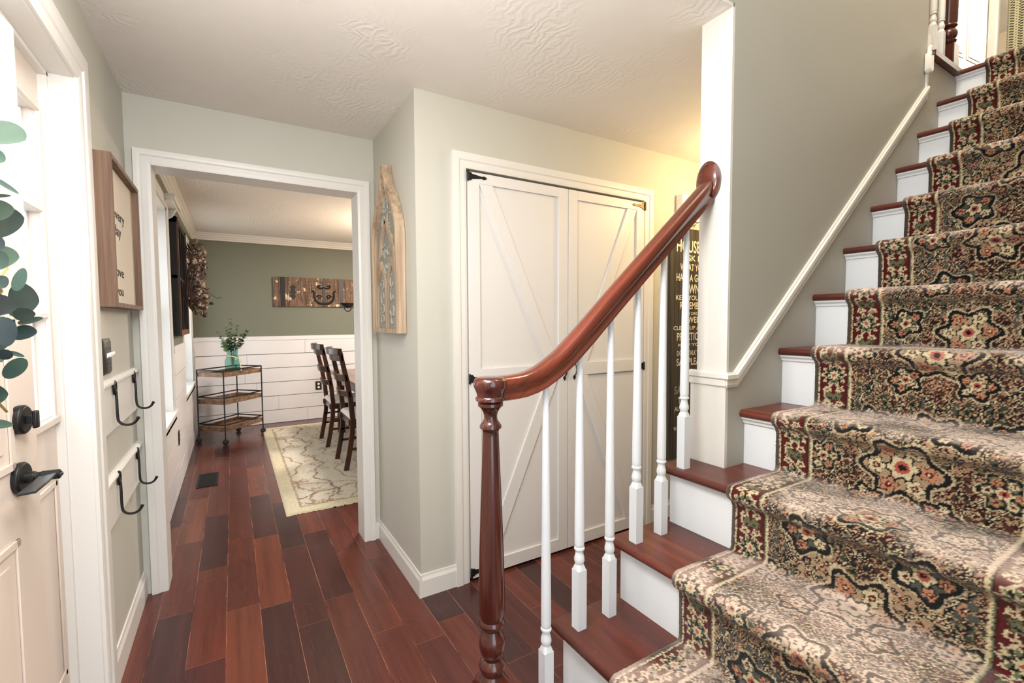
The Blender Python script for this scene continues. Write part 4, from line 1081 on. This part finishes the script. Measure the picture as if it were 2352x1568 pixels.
# chairs
def make_chair():
    c = thing('dining_chair', (0, 0, 0), '', 'chair', 'dining chairs at the table')
    # faces +x; back at x=0; width along y .44
    prof = [(.010, 0), (.040, .15), (.068, .33), (.074, .47), (.060, .64), (.030, .82), (-.006, 1.00), (-.018, 1.07)]
    for y in (0, .42):
        rs = []
        for x, z in prof:
            w_ = .026 if z > .9 else .030
            rs.append([(x, y - .012, z), (x + w_ + .014, y - .012, z), (x + w_ + .014, y + .016, z), (x, y + .016, z)])
        B().rings(rs).build('leg', 'chair_wood', c, .004)
    for z0, z1 in ((.985, 1.095), (.80, .865), (.66, .715)):
        rs = []
        xb = lambda z: float(np.interp(z, [p[1] for p in prof], [p[0] for p in prof]))
        for i in range(13):
            t = i / 12; y = -.012 + t * .444; bow = -.055 * math.sin(math.pi * t)
            rs.append([(xb(z0) + bow + .012, y, z0), (xb(z0) + bow + .034, y, z0), (xb(z1) + bow + .032, y, z1), (xb(z1) + bow + .010, y, z1)])
        B().rings(rs).build('back_rail', 'chair_wood', c, .004)
    rs = []
    for i in range(9):
        t = i / 8; y = -.014 + t * .448; bow = -.055 * math.sin(math.pi * t); rs.append([(-.022 + bow, y, 1.04), (.018 + bow, y, 1.04), (.016 + bow, y, 1.10), (-.026 + bow, y, 1.10)])
    B().rings(rs).build('crest_rail', 'chair_wood', c, .005)
    for y in (-.01, .39): B().rings([[(.44, y, 0), (.475, y, 0), (.475, y + .036, 0), (.44, y + .036, 0)], [(.43, y, .44), (.475, y, .44), (.475, y + .036, .44), (.43, y + .036, .44)]]).build('leg', 'chair_wood', c, .004)
    B().box(.06, .475, -.005, .018, .40, .455).box(.06, .475, .405, .428, .40, .455).box(.08, .10, 0, .42, .39, .455).box(.455, .478, 0, .42, .40, .455).build('seat_frame', 'chair_wood', c, .004)
    B().box(.07, .46, 0, .015, .17, .195).box(.07, .46, .408, .423, .17, .195).box(.07, .46, 0, .015, .28, .30).box(.07, .46, .408, .423, .28, .30).box(.25, .27, .01, .415, .17, .195).build('stretcher', 'chair_wood', c, .003)
    B().rings([[(.075, -.002, .455), (.48, -.008, .455), (.48, .43, .455), (.075, .424, .455)], [(.07, -.006, .475), (.485, -.012, .475), (.485, .434, .475), (.07, .43, .475)], [(.095, .02, .500), (.46, .015, .500), (.46, .405, .500), (.095, .40, .500)]]).build('seat', 'seat', c, .008)
    return c
ch0 = make_chair(); ch0.location = (.805, 4.285, .0145); ch0['label'] = 'dark wood dining chair, the nearer of the two beside the rug edge'
c2 = copy_tree(ch0); c2.location = (.800, 5.205, .0145); c2['label'] = 'dark wood dining chair, the farther of the two toward the back wall'

# table
tb = thing('dining_table', (1.6, 5.0, 0), 'long plank topped dining table behind the chairs', 'table')
b = B()
for i in range(8): b.box(.985 + i * .142, 1.125 + i * .142, 3.9, 5.95, .725, .762)
b.build('tabletop', 'table_wood', tb, .002)
B().box(1.06, 1.08, 4.0, 5.85, .62, .725).box(2.02, 2.04, 4.0, 5.85, .62, .725).box(1.08, 2.02, 4.0, 4.02, .62, .725).box(1.08, 2.02, 5.83, 5.85, .62, .725).build('apron', 'chair_wood', tb, .002)
for x in (1.05, 1.98):
    for y in (4.0, 5.77): B().box(x, x + .08, y, y + .08, .0145, .725).build('leg', 'chair_wood', tb, .006)

# corner cart
ct = thing('serving_cart', (-.03, 6.27, 0), 'three tier black metal and reclaimed wood cart in the corner', 'cart')
Ln, Nn, Rn, Bn = [Vector(p + (0,)) for p in ((-.362, 6.215), (-.105, 5.95), (.280, 6.36), (.023, 6.62))]
corners = [Ln, Nn, Rn, Bn]
def bar(b, p, q_, r=.006): return b.tube([p, q_], r * 1.2, 4)
for c in corners:
    po = B().box(c.x - .0065, c.x + .0065, c.y - .0065, c.y + .0065, .06, .826).build('post', 'black', ct)
    k = B().lathe([(.024, -.011), (.030, -.009), (.030, .009), (.024, .011)], (c.x, c.y, .030), 18, 'y').box(c.x - .008, c.x + .008, c.y - .014, c.y + .014, .03, .065)
    k.build('caster', 'blackplastic', po)
for z in (.820, .516, .214):
    b = B()
    for i in range(4): bar(b, corners[i] + Vector((0, 0, z)), corners[(i + 1) % 4] + Vector((0, 0, z)))
    b.build('rail', 'black', ct)
for z in (.745, .440, .140):
    cen = (Ln + Nn + Rn + Bn) / 4
    o = [c + (c - cen).normalized() * -.006 for c in corners]; i_ = [c + (c - cen).normalized() * -.03 for c in corners]
    b = B()
    b.prism([(p.x, p.y) for p in i_], 'z', z, z + .012)
    for k in range(4):
        a, c_, d, e = o[k], o[(k + 1) % 4], i_[(k + 1) % 4], i_[k]
        b.prism([(a.x, a.y), (c_.x, c_.y), (d.x, d.y), (e.x, e.y)], 'z', z, z + .048)
    b.build('shelf', 'cart_wood', ct, .001)

# vase
vx, vy, vz = -.012, 6.30, .757
vz2 = vz
vs_ = thing('glass_vase', (vx, vy, vz2), 'sea green glass jug vase with bead string on the cart', 'vase')
outer = [(.002, .001), (.066, .001), (.074, .010), (.080, .035), (.080, .13), (.076, .155), (.066, .180), (.060, .200), (.058, .225), (.058, .265), (.050, .295), (.036, .312), (.034, .325)]
inner = [(o_[0] - .004, o_[1] + (.006 if o_[1] < .02 else 0)) for o_ in outer[::-1][:-1]] + [(.002, .008)]
B().lathe(outer + inner, (vx, vy, vz2), 32).build('body', 'green_glass', vs_, angle=60)
bd = B()
for i in range(34):
    t = i / 33
    if t < .4: a = t / .4; p = (vx - .05 + .115 * a, vy - .068 + .010 * a, vz2 + .205 - .035 * a * a)
    else: a = (t - .4) / .6; p = (vx + .065 + .016 * math.sin(a * 1.6), vy - .062, vz2 + .165 - .160 * a)
    bd.ball(p, .0055, 8, 5)
bd.build('bead_string', 'pearl', vs_)
ev = thing('eucalyptus_sprigs', (vx, vy, vz2 + .05), 'green eucalyptus sprigs standing in the glass vase', 'sprigs')
lv, stm = B(), B(); rnd = random.Random(11)
for (dx, dy, dz, n_, s_) in ((-.01, 0, .64, 24, .040), (.16, .02, .50, 26, .048), (-.14, -.02, .49, 22, .042), (.06, .05, .57, 20, .038), (-.06, .03, .56, 20, .04), (.03, -.04, .47, 18, .044), (-.08, -.05, .36, 12, .07), (-.04, .0, .38, 10, .07), (.10, -.03, .46, 18, .04), (-.03, -.02, .50, 18, .04)):
    P0 = Vector((vx, vy, vz2 + .06)); P1 = Vector((vx + dx * .25, vy + dy * .3, vz2 + .30)); P2 = Vector((vx + dx, vy + dy, vz2 + dz))
    pts_ = [P0.lerp(P1, t).lerp(P1.lerp(P2, t), t) for t in [i / 12 for i in range(13)]]
    stm.tube(pts_, .0018, 5)
    for k in range(n_):
        t = .48 + .52 * k / n_; p = P0.lerp(P1, t).lerp(P1.lerp(P2, t), t); dr = (P2 - P1).normalized(); a = k * 2.4
        sd = Vector((math.cos(a), math.sin(a), .25)); 
        lv.leaf(p, sd + dr * .4, dr, s_ * rnd.uniform(.8, 1.2) * (1.2 - .5 * (k / n_)), s_ * .8, .2, 0, 4)
lv.build('leaves', 'euc2', ev, fix=False, angle=60); stm.build('stems', 'twig', ev)

# barn window frame between the dining windows + header ledge
bf = thing('barn_window_frame', (XL, 5.0, 1.24), 'black rustic window frame hung between the dining windows', 'wall decor')
fy0, fy1, fz0, fz1, fx = 4.60, 5.42, 1.245, 2.205, XL + .052
B().box(XL + .001, fx, fy0, fy0 + .05, fz0, fz1).box(XL + .001, fx, fy1 - .05, fy1, fz0, fz1).box(XL + .001, fx, fy0, fy1, fz1 - .05, fz1).build('side_rail', 'barn_wood', bf, .002)
B().box(XL + .001, fx + .006, fy0 + .05, fy1, fz0, fz0 + .045).box(fx, fx + .008, fy0 + .03, fy0 + .05, fz0, fz1).box(fx, fx + .006, fy1 - .02, fy1, fz0, fz1).build('bottom_rail', 'barn_edge', bf, .002)
B().box(XL + .01, fx - .005, 4.99, 5.02, fz0, fz1).box(XL + .01, fx - .005, fy0, fy1, 1.71, 1.735).build('muntin', 'barn_wood', bf, .001)
lg = thing('header_ledge', (XL, 4.45, 2.18), 'small painted wooden ledge with bracket above the barn window frame', 'shelf')
B().box(XL + .001, XL + .078, 4.24, 4.70, 2.262, 2.300).box(XL + .001, XL + .062, 4.25, 4.69, 2.245, 2.262).build('board', 'trim', lg, .002)
B().prism([(XL + .001, 2.17), (XL + .03, 2.19), (XL + .06, 2.245), (XL + .001, 2.245)], 'y', 4.555, 4.595).build('bracket', 'trim', lg, .002)

# cotton wreath
cw = thing('cotton_wreath', (XL + .06, 5.0, 1.45), 'dried cotton and twig wreath on the black barn window frame', 'wreath')
cen = Vector((XL + .105, 5.0, 1.735)); rnd = random.Random(21); tw, dl = B(), B()
for k in range(120):
    a0 = rnd.uniform(0, 2 * math.pi); sp2 = rnd.uniform(.5, 1.4); R0 = rnd.uniform(.20, .29); x = rnd.uniform(-.02, .06)
    tw.tube([cen + Vector((x + .02 * math.sin(3 * (a0 + sp2 * t)), (R0 + .03 * t) * math.cos(a0 + sp2 * t), (R0 + .03 * t) * math.sin(a0 + sp2 * t))) for t in [i / 6 for i in range(7)]], .0030, 5)
for k in range(26):
    a0 = rnd.uniform(0, 2 * math.pi); p = cen + Vector((.04, .26 * math.cos(a0), .26 * math.sin(a0))); d = Vector((rnd.uniform(.3, 1), rnd.uniform(-.6, .2), rnd.uniform(-.6, .5))) * rnd.uniform(.05, .09)
    tw.tube([p, p + d * .5 + Vector((0, 0, .01)), p + d], .0018, 4)
for k in range(300):
    a0 = rnd.uniform(0, 2 * math.pi); R0 = rnd.uniform(.19, .33); p = cen + Vector((rnd.uniform(.0, .10), R0 * math.cos(a0), R0 * math.sin(a0)))
    d = Vector((rnd.uniform(-.2, 1), rnd.uniform(-1, 1), rnd.uniform(-1, 1))); dl.leaf(p, d, Vector((rnd.uniform(-1, 1), -1, rnd.uniform(-1, 1))), rnd.uniform(.03, .06), rnd.uniform(.012, .024), .3, 0, 4)
tw.tube([cen + Vector((.03, -.1, -.10)), cen + Vector((.13, -.1, -.12)), cen + Vector((.20, -.08, -.17)), cen + Vector((.235, -.08, -.155))], .0025, 5)
tw.tube([cen + Vector((.03, -.08, -.20)), cen + Vector((.09, -.08, -.25)), cen + Vector((.15, -.08, -.22))], .0028, 5)
tw.tube([cen + Vector((.03, -.08, -.10)), cen + Vector((.07, -.08, -.22)), cen + Vector((.10, -.08, -.32))], .0025, 5)
tw.build('twigs', 'husk', cw); dl.build('dry_leaves', 'dryleaf', cw, fix=False)
for p in ((.155, -.08, -.215), (.10, -.08, -.165), (.10, -.08, -.325)):
    B().ball(cen + Vector(p), .014, 8, 6, (1.3, 1, 1)).build('seed_pod', 'bud', cw)
for k in range(24):
    a0 = 2 * math.pi * k / 24 + rnd.uniform(-.1, .1); R0 = rnd.uniform(.19, .31)
    p = cen + Vector((.050 + rnd.uniform(-.02, .06), R0 * math.cos(a0), R0 * math.sin(a0))); b = B()
    for j in range(5):
        aj = 2 * math.pi * j / 5 + k; b.ball(p + Vector((rnd.uniform(-.01, .012), .013 * math.cos(aj), .013 * math.sin(aj))), rnd.uniform(.010, .017), 8, 5)
    b.build('cotton_boll', 'cotton', cw)
